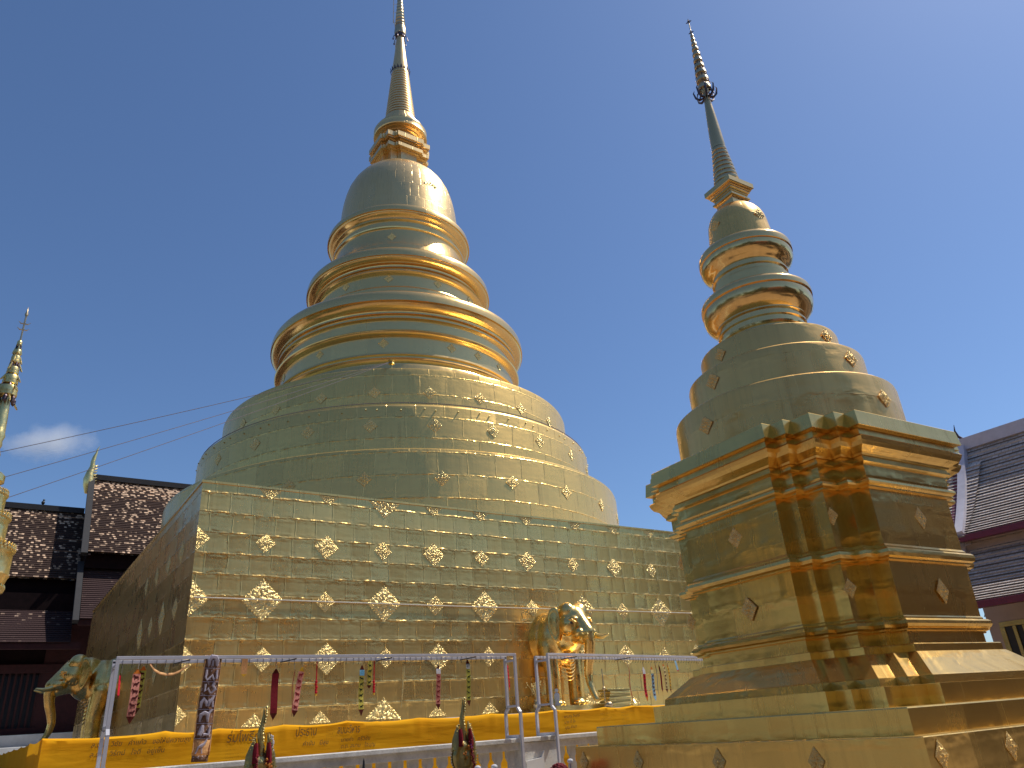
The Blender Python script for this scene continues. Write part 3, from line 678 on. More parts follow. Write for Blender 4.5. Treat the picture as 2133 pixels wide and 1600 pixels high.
# ================================================================ BANNERS
def animal(mb,x,z,s,y,kind):
    """a small stylised four-legged figure, cloth applique"""
    f=1 if kind%2 else -1
    def e(cx,cz,a,b,n=8): 
        i=len(mb.v)
        for k in range(n): mb.v.append((x+f*s*(cx+a*math.cos(2*pi*k/n)),y,z+s*(cz+b*math.sin(2*pi*k/n))))
        mb.face([i+k for k in range(n)] if f>0 else [i+k for k in range(n)][::-1],[(0,0)]*n)
    e(0,0,.32,.17); e(.34,.2,.14,.12); e(-.24,-.25,.07,.16,6); e(.2,-.25,.07,.16,6); e(.24,.12,.1,.14,6)
    if kind%3==0: e(-.38,.14,.12,.06,6)
    if kind%3==1: e(.42,.36,.05,.12,6)
    if kind%3==2: e(-.34,-.02,.06,.2,6)
def banner(x,y,z,L,w,label,body,tip='darkred',cap='orange',card=None,motif='ink',tilt=0.,yaw=0.,nmot=6,drop=.10):
    e=empty('prayer_banner',(x,y,EYE+z)); e.rotation_euler=(0,R(tilt),R(yaw)); tag(e,label,'banner','zodiac banners hanging from the racks')
    def strip(z0,z1,w0,w1,name,mat,yo=0,n=8):
        m=MB(); 
        for k in range(n+1):
            t=k/n; zz=z0+(z1-z0)*t; ww=w0+(w1-w0)*t; yy=yo+.012*math.sin(zz*9+x)
            m.v+=[(-ww/2,yy,zz),(ww/2,yy,zz)]
        for k in range(n): m.face((2*k,2*k+2,2*k+3,2*k+1),[(0,0)]*4)
        o=m.build(name,FB[mat] if isinstance(mat,str) else mat,e); s=o.modifiers.new('t','SOLIDIFY'); s.thickness=.004; s.offset=0; return o
    MB().tube([(0,0,drop),(.004,0,drop*.5),(0,0,0)],.003,4).build('string','thread',e)
    h0=.09*L; tl=.13*L
    strip(0,-h0,.2*w,w*.95,'cap',cap,n=2)
    b0=-h0; 
    if card: strip(-h0,-h0-.08*L/.7,w,w,'paper_card',card,-.006,2)
    bd=strip(b0,-L+tl,w,w,'cloth_strip',body)
    if motif and nmot:
        mm=MB(); span=(L-tl-h0)-(.09 if card else 0)
        for k in range(nmot):
            zz=-L+tl+span*(k+.5)/nmot; animal(mm,0,zz,w*.95,.012*math.sin(zz*9+x)-.006,k+int(x*3))
        mm.build('animal_motif',FB[motif],bd)
    strip(-L+tl,-L,w*1.08,.004,'pointed_tip',tip,n=2)
    return e
BY=12.16
banner(1.81,BY-.02,1.10,.70,.105,'pink banner with brown animals and dark tip near the left rack post','pink','darkred','orange',None,'ink',1,8)
banner(1.885,BY+.03,1.14,.62,.09,'yellow-green banner half hidden behind the leftmost pink one','lime','brown','orange',None,'ink',2,-20)
banner(1.61,BY,1.05,.33,.045,'narrow red banner seen just beside the left rack post','red','darkred','brown',None,None,3,50,0)
banner(3.23,BY-.19,1.235,.28,.085,'short orange banner with gold pointed tip, just right of the wide woven one','peach','gold','orange',None,None,0,0,0,drop=.01)
banner(3.76,BY,1.07,.72,.105,'plain dark maroon banner left of the tall brass finial\'s tip','maroon','darkred','darkred',None,None,0,0,0)
banner(4.05,BY,1.06,.68,.03,'dark red banner seen edge-on between the maroon and the pink one','maroon','maroon','maroon',None,None,6,60,0)
banner(4.17,BY,1.09,.72,.09,'pale pink banner with maroon animals and dark tip, gilt cap','pink','darkred','gold',None,'maroon',8,5)
banner(5.17,BY,1.10,.76,.085,'yellow banner with blue card at its top, the longer of the yellow pair','yellow','darkred','darkred','cyan','greenb',0,4)
banner(5.305,BY-.01,1.18,.44,.075,'shorter yellow banner with black animals hung close beside the longer one','yellow','darkred','yellow',None,'greenb',0,0,4,drop=.02)
banner(6.59,BY,1.09,.72,.082,'pink and brown banner with a white card on top','pink','darkred','darkred','white','maroon',1,0)
banner(7.19,BY,1.17,.77,.078,'yellow-green banner with grey card behind the right brass finial\'s point','lime','darkred','darkred','grey','greenb',0,0)
banner(8.09,BY+.05,1.08,.46,.055,'thin red banner hanging between the end posts of the left rack','red','orange','red',None,'maroon',6,35)
banner(11.5,12.72,1.03,.66,.045,'narrow red and white banner, leftmost on the right rack','red','pink','red',None,'white',4,60,5)
banner(11.98,12.78,1.03,.69,.085,'bright red banner with a white card on the right rack','red','orange','white','white','maroon',-1,10)
banner(12.28,12.84,1.04,.70,.09,'light blue banner with small dark animals on the right rack','blue','blue','orange','cream','ink',-1,10)
banner(12.48,12.9,1.07,.6,.03,'grey banner seen edge-on right of the light blue one','grey','grey','red',None,None,-3,60,0)
banner(12.72,12.9,1.10,.60,.075,'cream yellow banner with orange cap right of the grey edge-on one','cream','darkred','orange',None,'ink',-3,10)
banner(12.64,12.96,1.08,.56,.05,'purplish maroon banner just behind the cream yellow one','maroon','maroon','darkred',None,None,-3,10,0)
banner(12.90,12.95,1.08,.58,.06,'gold banner with brown animals, next to the small stupa','gold','darkred','orange',None,'ink',-2,20)
banner(13.15,12.93,1.17,.24,.07,'short light blue scrap at the far end of the right rack','blue','red','cyan',None,None,-8,10,0,drop=.01)
def tassel(x,z,L,label):
    e=empty('red_tassel',(x,BY,EYE+z)); tag(e,label,'tassel','red tassels on the left rack')
    MB().tube([(0,0,.07),(0,0,0),(0,0,-L*.6)],.010,6).build('cord',FB['red'],e)
    m=MB()
    for k in range(5): sphere(m,(rnd.uniform(-.01,.01),0,-L*.6-k*L*.09),.024-.002*(k%2),8,6)
    m.build('knot',FB['red'],e,True)
    MB().tube([(0,0,-L),(0,0,-L*1.08)],[.012,.02],6).build('fringe',FB['gold'],e)
tassel(4.41,1.12,.42,'red tassel between the pale pink banner and the yellow pair'); tassel(5.39,1.10,.42,'red tassel just right of the short yellow banner')
t=MB().tube([(0,0,.12),(-.01,0,0),(-.045,0,-.4),(-.06,0,-.55)],[.004,.012,.010,.004],5).build('paper_streamer',FB['cream']); t.location=(5.94,BY,EYE+.98); tag(t,'thin cream paper streamer hanging alone mid rack','streamer')
rb=MB()
pts=[(1.95,1.15),(2.02,1.065),(2.10,1.02),(2.18,1.0),(2.27,1.005),(2.35,1.035),(2.42,1.08),(2.47,1.13)]
for k,(x,z) in enumerate(pts): rb.v+=[(x,BY-.03,EYE+z),(x+.008,BY+.0,EYE+z+.035)]
for k in range(len(pts)-1): rb.face((2*k,2*k+1,2*k+3,2*k+2),[(0,0)]*4)
o=rb.build('ribbon_loop',FB['peach'],None,True,180); s=o.modifiers.new('t','SOLIDIFY'); s.thickness=.006; tag(o,'pale gold ribbon looped below the rail near the left rack end','ribbon')
# wide woven banner
def woven():
    n=N('woven_brown_cloth'); v=n.obj(); x,y,z=n.sep(v)
    wv=n.n('ShaderNodeTexChecker'); n.put(wv.inputs['Vector'],n.vm('MULTIPLY',v,(1,0,1))); wv.inputs['Scale'].default_value=110
    f=n.noise(n.vm('MULTIPLY',v,(1,0,1)),26,2,.7)
    c=n.mix(wv.outputs['Fac'],(.10,.040,.018),(.26,.12,.05)); c=n.mix(n.mp(f,.56,.62,0,.85),c,(.52,.42,.42))
    n.put(n.b.inputs['Base Color'],c); n.b.inputs['Roughness'].default_value=.8; return n.m
M_['woven']=woven()
wb=empty('woven_banner',(2.745,11.86,EYE+1.245)); tag(wb,'wide brown woven banner with white animal figures hanging over the rail','banner'); wb.rotation_euler=(0,R(2.2),0)
def strip2(z0,z1,w,mat,name,yo=0,parent=wb,n=24,x0=0):
    m=MB()
    for k in range(n+1):
        zz=z0+(z1-z0)*k/n; yy=yo+.016*math.sin(zz*6)+.006*math.sin(zz*17)-.012
        m.v+=[(x0-w/2,yy,zz),(x0+w/2,yy+.008*math.sin(zz*8),zz)]
    for k in range(n): m.face((2*k,2*k+2,2*k+3,2*k+1),[(0,0)]*4)
    o=m.build(name,mat,parent,True,180); s=o.modifiers.new('t','SOLIDIFY'); s.thickness=.004; s.offset=0; return o
cb=strip2(0,-1.10,.232,M_['woven'],'cloth_strip'); strip2(-1.10,-1.30,.225,FB['peach'],'faded_hem',n=6); strip2(-1.30,-1.38,.22,M_['woven'],'bottom_band',n=3)
for xx in (-.112,.112): strip2(0,-1.3,.012,FB['peach'],'edge_trim',-.004,x0=xx)
def wfig(zc,kind):
    m=MB(); y=.016*math.sin(zc*6)-.026
    def blob(pts,r): m.tube([(a,y,zc+c) for a,c in pts],r,6)
    if kind==0: blob([(-.05,-.06),(-.055,.02),(-.02,.065),(.03,.06),(.06,.01),(.06,-.06)],[.014,.03,.034,.034,.03,.014]); blob([(.0,-.06),(.0,.02)],.016)
    if kind==1: blob([(-.07,.07),(-.075,-.03),(-.05,-.07),(-.01,-.03),(.01,.0),(.04,-.06),(.075,-.05),(.07,.07)],.014)
    if kind==2: blob([(-.06,.06),(-.06,-.04),(-.02,.0),(.02,-.06)],.014); blob([(.03,-.06),(.08,-.01),(.04,.04),(.06,.075)],[.012,.02,.02,.022])
    if kind==3: blob([(-.08,-.07),(-.08,.0),(-.05,.045),(-.02,.01),(.0,-.05)],[.012,.022,.026,.022,.012]); blob([(.02,-.05),(.03,.01),(.06,.04),(.08,.085)],[.012,.026,.022,.014]); blob([(.07,.02),(.08,-.06)],.012)
    if kind==4: blob([(-.07,-.07),(-.06,.02),(-.02,.045),(.03,.03),(.04,-.07)],[.012,.026,.03,.03,.012]); blob([(.03,.02),(.075,.09)],[.022,.016])
    if kind==5: blob([(-.05,-.06),(-.03,.0),(-.02,.07)],[.03,.036,.018]); blob([(.0,-.05),(.07,-.05),(.08,.06)],[.02,.02,.01])
    m.build('animal_motif',FB['lilac'],cb,True)
for k,z in enumerate((-.09,-.27,-.45,-.63,-.81,-.99)): wfig(z,k)
for z in (-.18,-.36,-.54,-.72,-.90,-1.09): MB().box((0,.016*math.sin(z*6)-.02,z),(.22,.006,.008)).build('woven_line',FB['lilac'],cb)
m=MB(); m.tube([(-.07,-.03,-1.28),(-.04,-.03,-1.20),(0,-.03,-1.18),(.03,-.03,-1.16),(.06,-.03,-1.10)],[.01,.016,.024,.018,.01],6).tube([(.0,-.03,-1.2),(.01,-.03,-1.28)],.01,5); m.build('animal_motif',FB['lilac'],wb,True)
# ================================================================ BRASS LEAF FINIALS with garlands
def leaf_finial(x,y,label,mir,lift,gar):
    e=empty('brass_finial',(x,y,0)); tag(e,label,'finial','brass flame finials in front of the balustrade')
    z0=EYE-.56+lift
    MB().tube([(0,0,0),(0,0,z0+.05)],.035,10).build('pole','brass',e)
    # oval leaf body: bulging both sides
    m=MB(); n=26; L=12
    for k in range(L+1):
        t=k/L*.98+.01
        for j in range(n):
            a=2*pi*j/n; rr=t; px=.195*math.cos(a)*rr; pz=.25*math.sin(a)*rr
            px*=1-.18*max(0,pz/.25); 
            m.v.append((px,-.075*(1-rr*rr)**.5-.012*math.cos(a*2)*math.sin(rr*9),pz))
    for k in range(L):
        for j in range(n): a=k*n+j;b5=k*n+(j+1)%n; m.face((a,a+n,b5+n,b5),[(0,0)]*4)
    i0=len(m.v); half=list(m.v)
    for vx,vy,vz in half: m.v.append((vx,-vy,vz))
    for fc in list(m.f): m.face([q+i0 for q in fc][::-1],[(0,0)]*4)
    o=m.build('leaf_body','brass',e,True,60); o.location=(0,0,z0+.26)
    # beaded rim
    m=MB()
    for j in range(46):
        a=2*pi*j/46; r_=1.0; px=.20*math.cos(a); pz=.255*math.sin(a); px*=1-.18*max(0,pz/.25)
        m.lathe([(.009,-.004),(.011,.006),(.001,.026)],6,(0,0,0)); 
        for q in range(len(m.v)-18,len(m.v)):
            vx,vy,vz=m.v[q]; m.v[q]=(px+vx*math.sin(a)+vz*math.cos(a),vy,z0+.26+pz-vx*math.cos(a)+vz*math.sin(a))
    m.build('beaded_rim','brass',e)
    # tall flame
    fl=[(0,.40,.045),(.0,.52,.042),(-.012,.62,.034),(-.022,.70,.036),(-.02,.76,.028),(-.004,.83,.022),(.006,.90,.016),(.004,.96,.010),(0,1.0,.003)]
    m=MB().tube([(mir*a,0,z0+c) for a,c,r in fl],[r for a,c,r in fl],12)
    for k,(a,c,r) in enumerate(fl[1:-1]): 
        for dd in (0,.035): m.lathe([(.001,-.022),(.016,-.004),(.012,.006),(.001,.022)],8,(mir*(a+.028),-.012,z0+c+dd))
    m.build('flame','brass',e,True,50)
    # side horns with spikes
    for s,h,r in ((-1,.66,.072),(1,.70,.068)):
        m=MB().tube([(s*.12,0,z0+.34),(s*.115,0,z0+.46),(s*.095,0,z0+.57),(s*.08,0,z0+h)],[r,r*.9,r*.55,.006],10)
        for k in range(7):
            zz=z0+.38+k*.042; xo=s*(.115+r*.8-k*.010); m.tube([(xo-s*.02,-.01,zz),(xo+s*.02,-.012,zz+.012)],[.014,.001],5); m.tube([(xo-s*.03,-.03,zz+.02),(xo+s*.005,-.045,zz+.03)],[.013,.001],5)
        m.build('horn','brass',e,True,50)
    m=MB()
    for s in (-1,1):
        m.tube([(s*.075,-.045,z0+.60),(s*.08,-.06,z0+.50),(s*.085,-.062,z0+.38)],[.022,.034,.036],8)
    m.build('garland_wrap',FB['maroon'],e,True)
    m=MB()
    for k in range(26 if gar else 14):
        a=rnd.uniform(-1,1); c=rnd.uniform(.20,.42) ; sphere(m,(.035+.09*abs(a) if gar else a*.1,-.07-rnd.uniform(0,.02),z0+c-.1*abs(a)*0),.016,7,5)
    m.build('marigold','flowermar',e)
    m=MB()
    for k in range(40):
        t=k/39; s=-1 if not gar else 1
        sphere(m,((.06+.05*t)*(-1 if gar else 1)+rnd.uniform(-.02,.02),-.075-rnd.uniform(0,.015),z0+.10+.36*(1-t)),.015,6,4)
    m.build('flower_garland','flowerred',e)
    if not gar: MB().tube([(.07,-.06,z0+.55),(.075,-.075,z0+.42),(.07,-.08,z0+.36)],[.014,.018,.02],6).build('ribbon','purple',e,True)
    m=MB()
    if gar:
        for k in range(26):
            sphere(m,(.10+rnd.uniform(0,.04),-.03,z0+.40+k*.011),.012,6,4)
        m.build('jasmine_string',FB['white'],e)
leaf_finial(2.975,10,'brass flame finial with white jasmine and orange marigolds, left of the two',1,0,True)
leaf_finial(5.80,10,'dark brass flame finial with red garland and purple ribbon, in front of the right banners',1,.0,False)
# little things poking up along the bottom edge
m=MB().lathe([(.13,0),(.02,.12),(.012,.2),(.001,.23)],4).build('lantern_roof','black'); m.location=(4.09,9.5,EYE-.40); m.parent=None
lr=empty('garden_lantern',(4.09,9.5,0)); tag(lr,'black pointed lantern top at the bottom edge, left of the middle','lantern'); m.parent=lr; m.location=(0,0,EYE-.44); m.name='roof'
MB().box((0,0,EYE-.56),(.16,.16,.22)).build('lantern_box','black',lr); MB().tube([(0,0,0),(0,0,EYE-.6)],.02,8).build('post','black',lr)
for x,y,z,l in ((5.71,9.5,-.445,'white ball-topped stake just right of the right brass finial'),(5.97,9.5,-.45,'second white ball-topped stake, further right of the right finial'),(7.26,9.5,-.475,'white ball-topped stake in front of the balusters right of the pier')):
    e=empty('ball_stake',(x,y,0)); tag(e,l,'stake','white ball-topped stakes')
    m=MB(); sphere(m,(0,0,EYE+z),.045,14,8,.7); m.build('ball',FB['white'],e,True)
    MB().tube([(0,0,0),(0,0,EYE+z-.02)],.012,6).tube([(0,0,EYE+z-.13),(0,0,EYE+z-.09)],.02,8).build('rod','frame',e)
fd=empty('flower_dome',(7.05,9.5,0)); tag(fd,'dark red and purple dome of artificial flowers at the bottom edge','flowers')
m=MB()
for k in range(140):
    a=rnd.uniform(0,2*pi); b_=math.acos(rnd.uniform(0,1)); r_=.14
    sphere(m,(r_*math.sin(b_)*math.cos(a),r_*math.sin(b_)*math.sin(a),EYE-.64+r_*math.cos(b_)),.022,6,4)
m.build('blossoms','flowerred',fd,True); MB().lathe([(.03,0),(.03,EYE-.68),(.1,EYE-.62),(.12,EYE-.58)],12).build('stand','brass',fd)
# ================================================================ SMALL STUPA (right)
C2=(9.98693,6.6529); RB=R(-3.397)
ss=empty('small_stupa',(C2[0],C2[1],0),RB); tag(ss,'nearer golden stupa with a stepped redented body and leaning-looking spire at the right','stupa')
def rp(d):
    q=[(1.95,1.13),(1.79,1.13),(1.79,1.34),(1.64,1.34),(1.64,1.64),(1.34,1.64),(1.34,1.79),(1.13,1.79),(1.13,1.95)]
    q=[(a+d,b_+d) for a,b_ in q]; out=[]
    for k in range(4):
        c,s_=[(1,0),(0,1),(-1,0),(0,-1)][k]; out+=[(a*c-b_*s_,a*s_+b_*c) for a,b_ in q]
    return out
def sq2(h): return lambda d:[(-h-d,-h-d),(h+d,-h-d),(h+d,h+d),(-h-d,h+d)]
def zz(l): return [(d,z+EYE) for d,z in l]
MB().prism(zz([(.56,-1.6),(.56,-1.12),(.54,-1.10),(.26,-1.09),(.26,-.31),(.25,-.302),(0,-.300)]),sq2(2.48)).build('lower_plinth','near',ss)
MB().prism(zz([(0,-.302),(0,-.07),(-.01,-.058),(-.3,-.056)]),sq2(2.5)).build('plinth_step','near',ss)
MB().prism(zz([(.25,-.06),(.25,.145),(.13,.15)]),rp).build('redented_step','near',ss)
MB().prism(zz([(.13,.148),(.12,.235),(.10,.25),(-.18,.505),(-.2,.51),(-.2,.59),(-.21,.60),(-.31,.602)]),rp).build('sloped_base','near',ss)
def mould(z,o,h,d0):   # small bulging moulding
    return [(d0,z),(d0+o*.5,z+.012),(d0+o*.5,z+.03),(d0+o*.85,z+.05),(d0+o,z+h*.5),(d0+o*.95,z+h*.72),(d0+o*.7,z+h*.86),(d0+o*.35,z+h*.9),(d0+o*.35,z+h)]
body=[(-.32,.60),(-.32,.74)]+mould(.745,.10,.165,-.32)+[(-.30,.93),(-.285,1.56)]+mould(1.575,.10,.18,-.285)+[(-.28,1.79),(-.27,2.49)]+mould(2.495,.10,.14,-.27)+\
 [(-.225,2.66),(-.225,2.80),(-.20,2.81),(-.17,2.83),(-.17,2.865),(-.19,2.875),(-.19,2.90),(-.17,2.91),(-.155,2.935),(-.11,2.965),(-.05,3.0),(-.02,3.05),(-.005,3.10),(-.03,3.125),(-.055,3.13),(-.055,3.215),(-.06,3.22),(.01,3.235),(.02,3.24),(0,3.44),(-.01,3.45),(-.6,3.47)]
MB().prism(zz(body),rp).build('redented_body','near',ss)
def ll(pr): return [(r,z+EYE) for r,z in pr]
MB().lathe(ll([(1.70,3.42),(1.70,4.20),(1.69,4.25),(1.66,4.275),(1.34,4.285)]),96).build('drum','neardrum',ss,True)
MB().lathe(ll([(1.385,4.27),(1.385,4.86),(1.375,4.90),(1.345,4.925),(1.06,4.93)]),96).build('drum','neardrum',ss,True)
MB().lathe(ll([(1.105,4.92),(1.105,5.36),(1.09,5.40),(1.06,5.42),(.72,5.44)]),96).build('drum','neardrum',ss,True)
MB().lathe(ll([(.80,5.43),(.80,5.52),(.78,5.54),(.73,5.56),(.72,5.62),(.745,5.64),(.75,5.67),(.72,5.69),(.70,5.70),(.70,5.78),(.73,5.80),(.73,5.83),(.70,5.84),(.70,5.90),(.74,5.92),(.74,5.94),(.77,5.96),(.83,6.01),(.885,6.08),(.915,6.20),(.90,6.30),(.925,6.305),(.93,6.37),(.915,6.42),(.88,6.45),(.6,6.50)]),96).build('ring_moulding','nearr',ss,True,40)
MB().lathe(ll([(.66,6.47),(.66,6.73),(.64,6.75),(.62,6.76),(.62,6.83),(.65,6.85),(.65,6.88),(.62,6.89),(.62,6.95),(.65,6.97),(.66,6.99),(.70,7.02),(.76,7.08),(.795,7.16),(.785,7.25),(.805,7.255),(.81,7.34),(.795,7.39),(.76,7.425),(.66,7.46),(.5,7.50)]),96).build('ring_moulding','nearr',ss,True,40)
MB().lathe(ll([(.575,7.47),(.555,7.70),(.535,7.86),(.525,7.98),(.51,8.08),(.475,8.18),(.42,8.27),(.34,8.36),(.25,8.42),(.15,8.46)]),80).build('bell','neardrum',ss,True)
hs=.285
hk=MB().prism(zz([(-.09,8.40),(-.09,8.54),(-.075,8.56),(-.045,8.565),(-.045,8.60),(-.06,8.61),(-.075,8.62),(-.075,8.66),(-.06,8.665),(-.06,8.70),(-.03,8.71),(-.03,8.745),(-.01,8.75),(-.01,8.785),(.02,8.79),(.03,8.80),(.03,8.90),(0,8.91),(-.1,8.92)]),lambda d:[(-hs-d,-hs-d),(hs+d,-hs-d),(hs+d,hs+d),(-hs-d,hs+d)]); hk.build('harmika','nearr',ss)
pr=[]
for k in range(9):
    z=8.92+k*.108; r=.25-.105*k/8; pr+=[(r*.86,z),(r*.97,z+.012),(r,z+.045),(r*.97,z+.078),(r*.86,z+.09)]
MB().lathe(ll(pr),40).build('ringed_cone','nears',ss,True)
MB().lathe(ll([(.13,9.88),(.135,9.95),(.125,10.2),(.108,10.5),(.085,10.85),(.062,11.15),(.045,11.4)]),32).build('spire_pole','nears',ss,True)
pr=[(.03,11.3)]; z=11.42
for k,(r,h) in enumerate(((.13,.22),(.125,.20),(.115,.18),(.10,.18),(.09,.17),(.08,.16),(.068,.15),(.055,.14),(.045,.12),(.035,.1))):
    pr+=[(r*.62,z),(r,z+.015),(r*1.02,z+h*.35),(r*.9,z+h*.55),(r*.72,z+h*.62),(r*.62,z+h*.97)]; z+=h
pr+=[(.012,z),(.008,13.42)]
MB().lathe(ll(pr),28).build('parasol_finial','silver',ss,True)
f=MB()
for k in range(8):
    a=2*pi*k/8; c,s_=math.cos(a),math.sin(a)
    f.tube([(c*.05,s_*.05,EYE+11.22),(c*.14,s_*.14,EYE+11.20),(c*.20,s_*.20,EYE+11.26),(c*.23,s_*.23,EYE+11.40),(c*.20,s_*.20,EYE+11.47)],[.02,.026,.022,.014,.002],6)
    f.tube([(c*.09,s_*.09,EYE+11.42),(c*.15,s_*.15,EYE+11.36),(c*.17,s_*.17,EYE+11.28)],[.012,.016,.006],5)
f.build('flame_bracket','darkmetal',ss,True)
f=MB()
for zc in (11.62,11.82,12.0,12.18):
    for k in range(8):
        a=2*pi*k/8+zc; c,s_=math.cos(a),math.sin(a); r_=.12-(zc-11.6)*.08
        f.tube([(c*r_,s_*r_,EYE+zc),(c*(r_+.02),s_*(r_+.02),EYE+zc-.06)],[.012,.008],5)
f.build('hanging_leaf','darkmetal',ss)
f=MB()
for zc,w_ in ((13.08,.055),(13.40,.06)):
    for k in range(4):
        a=pi/2*k+.4; f.tube([(0,0,EYE+zc-.02),(math.cos(a)*w_,math.sin(a)*w_,EYE+zc-.005),(0,0,EYE+zc+.03)],[.012,.006,.008],5)
f.lathe([(.01,EYE+13.38),(.022,EYE+13.42),(.001,EYE+13.5)],8); f.build('star_tip','darkmetal',ss)
def nros(x,y,z,ang,s,sx=1.): rosette(ss,(x,y,z+EYE),ang,s,ROSN,sx=sx)
for z in (2.18,1.23): nros(.1,-1.676,z,-90,.155,.8); nros(-1.676,-.06,z,180,.155,.9)
for z in (2.16,1.27): nros(-1.352,-1.40,z,180,.12,.8)
for z in (2.16,1.27): nros(-1.352,1.40,z,180,.12,.8)
for a in (-88,178,90): nros(1.708*math.cos(R(a)),1.708*math.sin(R(a)),3.9,a,.15)
for a in (-88,178): nros(1.392*math.cos(R(a)),1.392*math.sin(R(a)),4.68,a,.14); nros(1.112*math.cos(R(a)),1.112*math.sin(R(a)),5.2,a,.13)
for a in (-93,174): nros(.535*math.cos(R(a)),.535*math.sin(R(a)),7.93,a,.12)
for y in (2.55,1.32,-.15,-1.52): nros(-2.745,y,-.50,180,.135,.75)
for x in (-2.55,-1.4,-.1,1.2): nros(x,-2.745,-.47,-90,.135,.75)
# ================================================================ LEFT GILDED PARASOL
gp=empty('gilded_parasol',(-.515,13.99,0)); tag(gp,'tiered gilded ceremonial parasol cut by the left picture edge','parasol')
MB().tube([(0,0,0),(0,0,EYE+2.5)],.05,12).build('pole','brightgilt',gp,True)
def tier(z0,z1,r):
    o=MB().lathe([(r*.90,z0+EYE-.14),(r*.97,z0+EYE),(r,z0+EYE+.02),(r*.98,z0+EYE+.05),(r*.98,z1+EYE-.06),(r,z1+EYE-.04),(r*.99,z1+EYE),(.05,z1+EYE+.02)],56).build('tier','brightgilt',gp,True,40)
    m=MB()
    for k in range(44):
        a=2*pi*k/44; c=(r*math.cos(a),r*math.sin(a),z1+EYE)
        m.lathe([(.012,-.02),(.022,.01),(.012,.05),(.018,.065),(.001,.10)],6,c)
        m.lathe([(.001,-.20),(.02,-.14),(.012,-.10)],5,(r*.93*math.cos(a),r*.93*math.sin(a),z0+EYE-.02))
    m.build('crest_fringe','brightgilt',o)
tier(2.62,3.03,.59); tier(3.17,3.52,.435); tier(3.63,3.90,.33)
MB().lathe([(r,z+EYE) for r,z in [(.05,3.9),(.08,3.98),(.10,4.05),(.2,4.09),(.245,4.12),(.245,4.22),(.2,4.27),(.1,4.32),(.12,4.42),(.09,4.5),(.11,4.58),(.08,4.68),(.10,4.74),(.09,4.82),(.115,4.9),(.10,4.96),(.09,5.2),(.07,5.5),(.05,5.7)]],40).build('turned_shaft','brightgilt',gp,True,40)
for zc,r,h in ((5.62,.14,.17),(5.84,.115,.15),(6.03,.09,.12),(6.25,.07,.12),(6.40,.055,.09),(6.58,.04,.08)):
    MB().lathe([(r*.7,zc+EYE-.02),(r,zc+EYE),(r*1.02,zc+EYE+h*.3),(r*.95,zc+EYE+h*.34),(r,zc+EYE+h*.7),(r*.9,zc+EYE+h),(r*.5,zc+EYE+h+.02)],24).build('parasol_ring','brightgilt',gp,True,40)
    f=MB()
    for k in range(6):
        a=2*pi*k/6+zc; c,s_=math.cos(a),math.sin(a)
        f.lathe([(.001,-.16),(.035*r/.1*.7,-.12),(.035*r/.1*.7,-.05),(.01,0)],8,(c*r*.85,s_*r*.85,zc+EYE))
    f.build('hanging_leaf','darkmetal',gp)
    f=MB()
    for k in range(3):
        a=2*pi*k/3+zc*2; c,s_=math.cos(a),math.sin(a); f.tube([(c*r,s_*r,zc+EYE-.02),(c*r*1.5,s_*r*1.5,zc+EYE-.12),(c*r*1.8,s_*r*1.8,zc+EYE-.16)],[.01,.018,.012],5)
    f.build('flower_plate','brightgilt',gp)
m=MB().tube([(0,0,EYE+5.6),(0,0,EYE+7.2)],.014,6)
for zc in (6.9,7.02): m.tube([(-.09,0,EYE+zc+.03),(-.05,0,EYE+zc-.01),(0,0,EYE+zc),(.05,0,EYE+zc-.01),(.09,0,EYE+zc+.03)],[.003,.012,.014,.012,.003],6)
m.lathe([(.01,EYE+7.15),(.03,EYE+7.2),(.012,EYE+7.27),(.001,EYE+7.36)],8); m.build('needle','silver',gp,True)
# ================================================================ LEFT HALL
hl=empty('old_hall',(4.4,58,0)); tag(hl,'dark wooden hall with mottled old tiled roofs behind the left elephant','hall')
HX,HY=4.4,58
def roof(x0,x1,yt,zt,yb,zb,mat,name='roof',H=.20,curve=.0,n=None,par=hl,step=.045):
    L=math.hypot(yt-yb,zt-zb); n=int(L/H); m=MB(); nx=12
    def pt(t,x):
        s=4*t*(1-t)*curve; return (x-HX,yb+(yt-yb)*t-HY,EYE+zb+(zt-zb)*t-s)
    d=Vector((0,-(zt-zb),(yt-yb))).normalized()   # outward
    d=Vector((0,-abs(zt-zb),abs(yt-yb))).normalized()
    for k in range(n):
        t0=k/n; t1=(k+1)/n
        a0=Vector(pt(t0,x0)); b0_=Vector(pt(t0,x1)); a1=Vector(pt(t1,x0)); b1_=Vector(pt(t1,x1))
        w_=x1-x0
        m.quad(a0+d*step,b0_+d*step,b1_,a1,[(0,k*H+.001),(w_,k*H+.001),(w_,(k+1)*H-.001),(0,(k+1)*H-.001)])
        m.quad(a0,b0_,b0_+d*step,a0+d*step,[(0,k*H+.001)]*4)
    m.quad(Vector(pt(0,x0))-d*.12,Vector(pt(1,x0))-d*.12,Vector(pt(1,x1))-d*.12,Vector(pt(0,x1))-d*.12)
    return m.build(name,mat,par)
def hb(x0,x1,y0,y1,z0,z1,name,mat,bev=0): return MB().box(((x0+x1)/2-HX,(y0+y1)/2-HY,EYE+(z0+z1)/2),(x1-x0,y1-y0,z1-z0)).build(name,mat,hl,bevel=bev)
XR=34
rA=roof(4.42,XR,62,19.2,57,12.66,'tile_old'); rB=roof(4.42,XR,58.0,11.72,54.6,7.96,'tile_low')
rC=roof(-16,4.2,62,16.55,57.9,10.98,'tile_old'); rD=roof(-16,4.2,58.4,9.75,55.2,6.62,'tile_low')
for x0,x1,y,z in ((4.3,XR,62,19.28),(-16,4.1,62,16.6)):
    hb(x0,x1,y-.25,y+.25,z-.12,z+.28,'ridge_beam','verge')
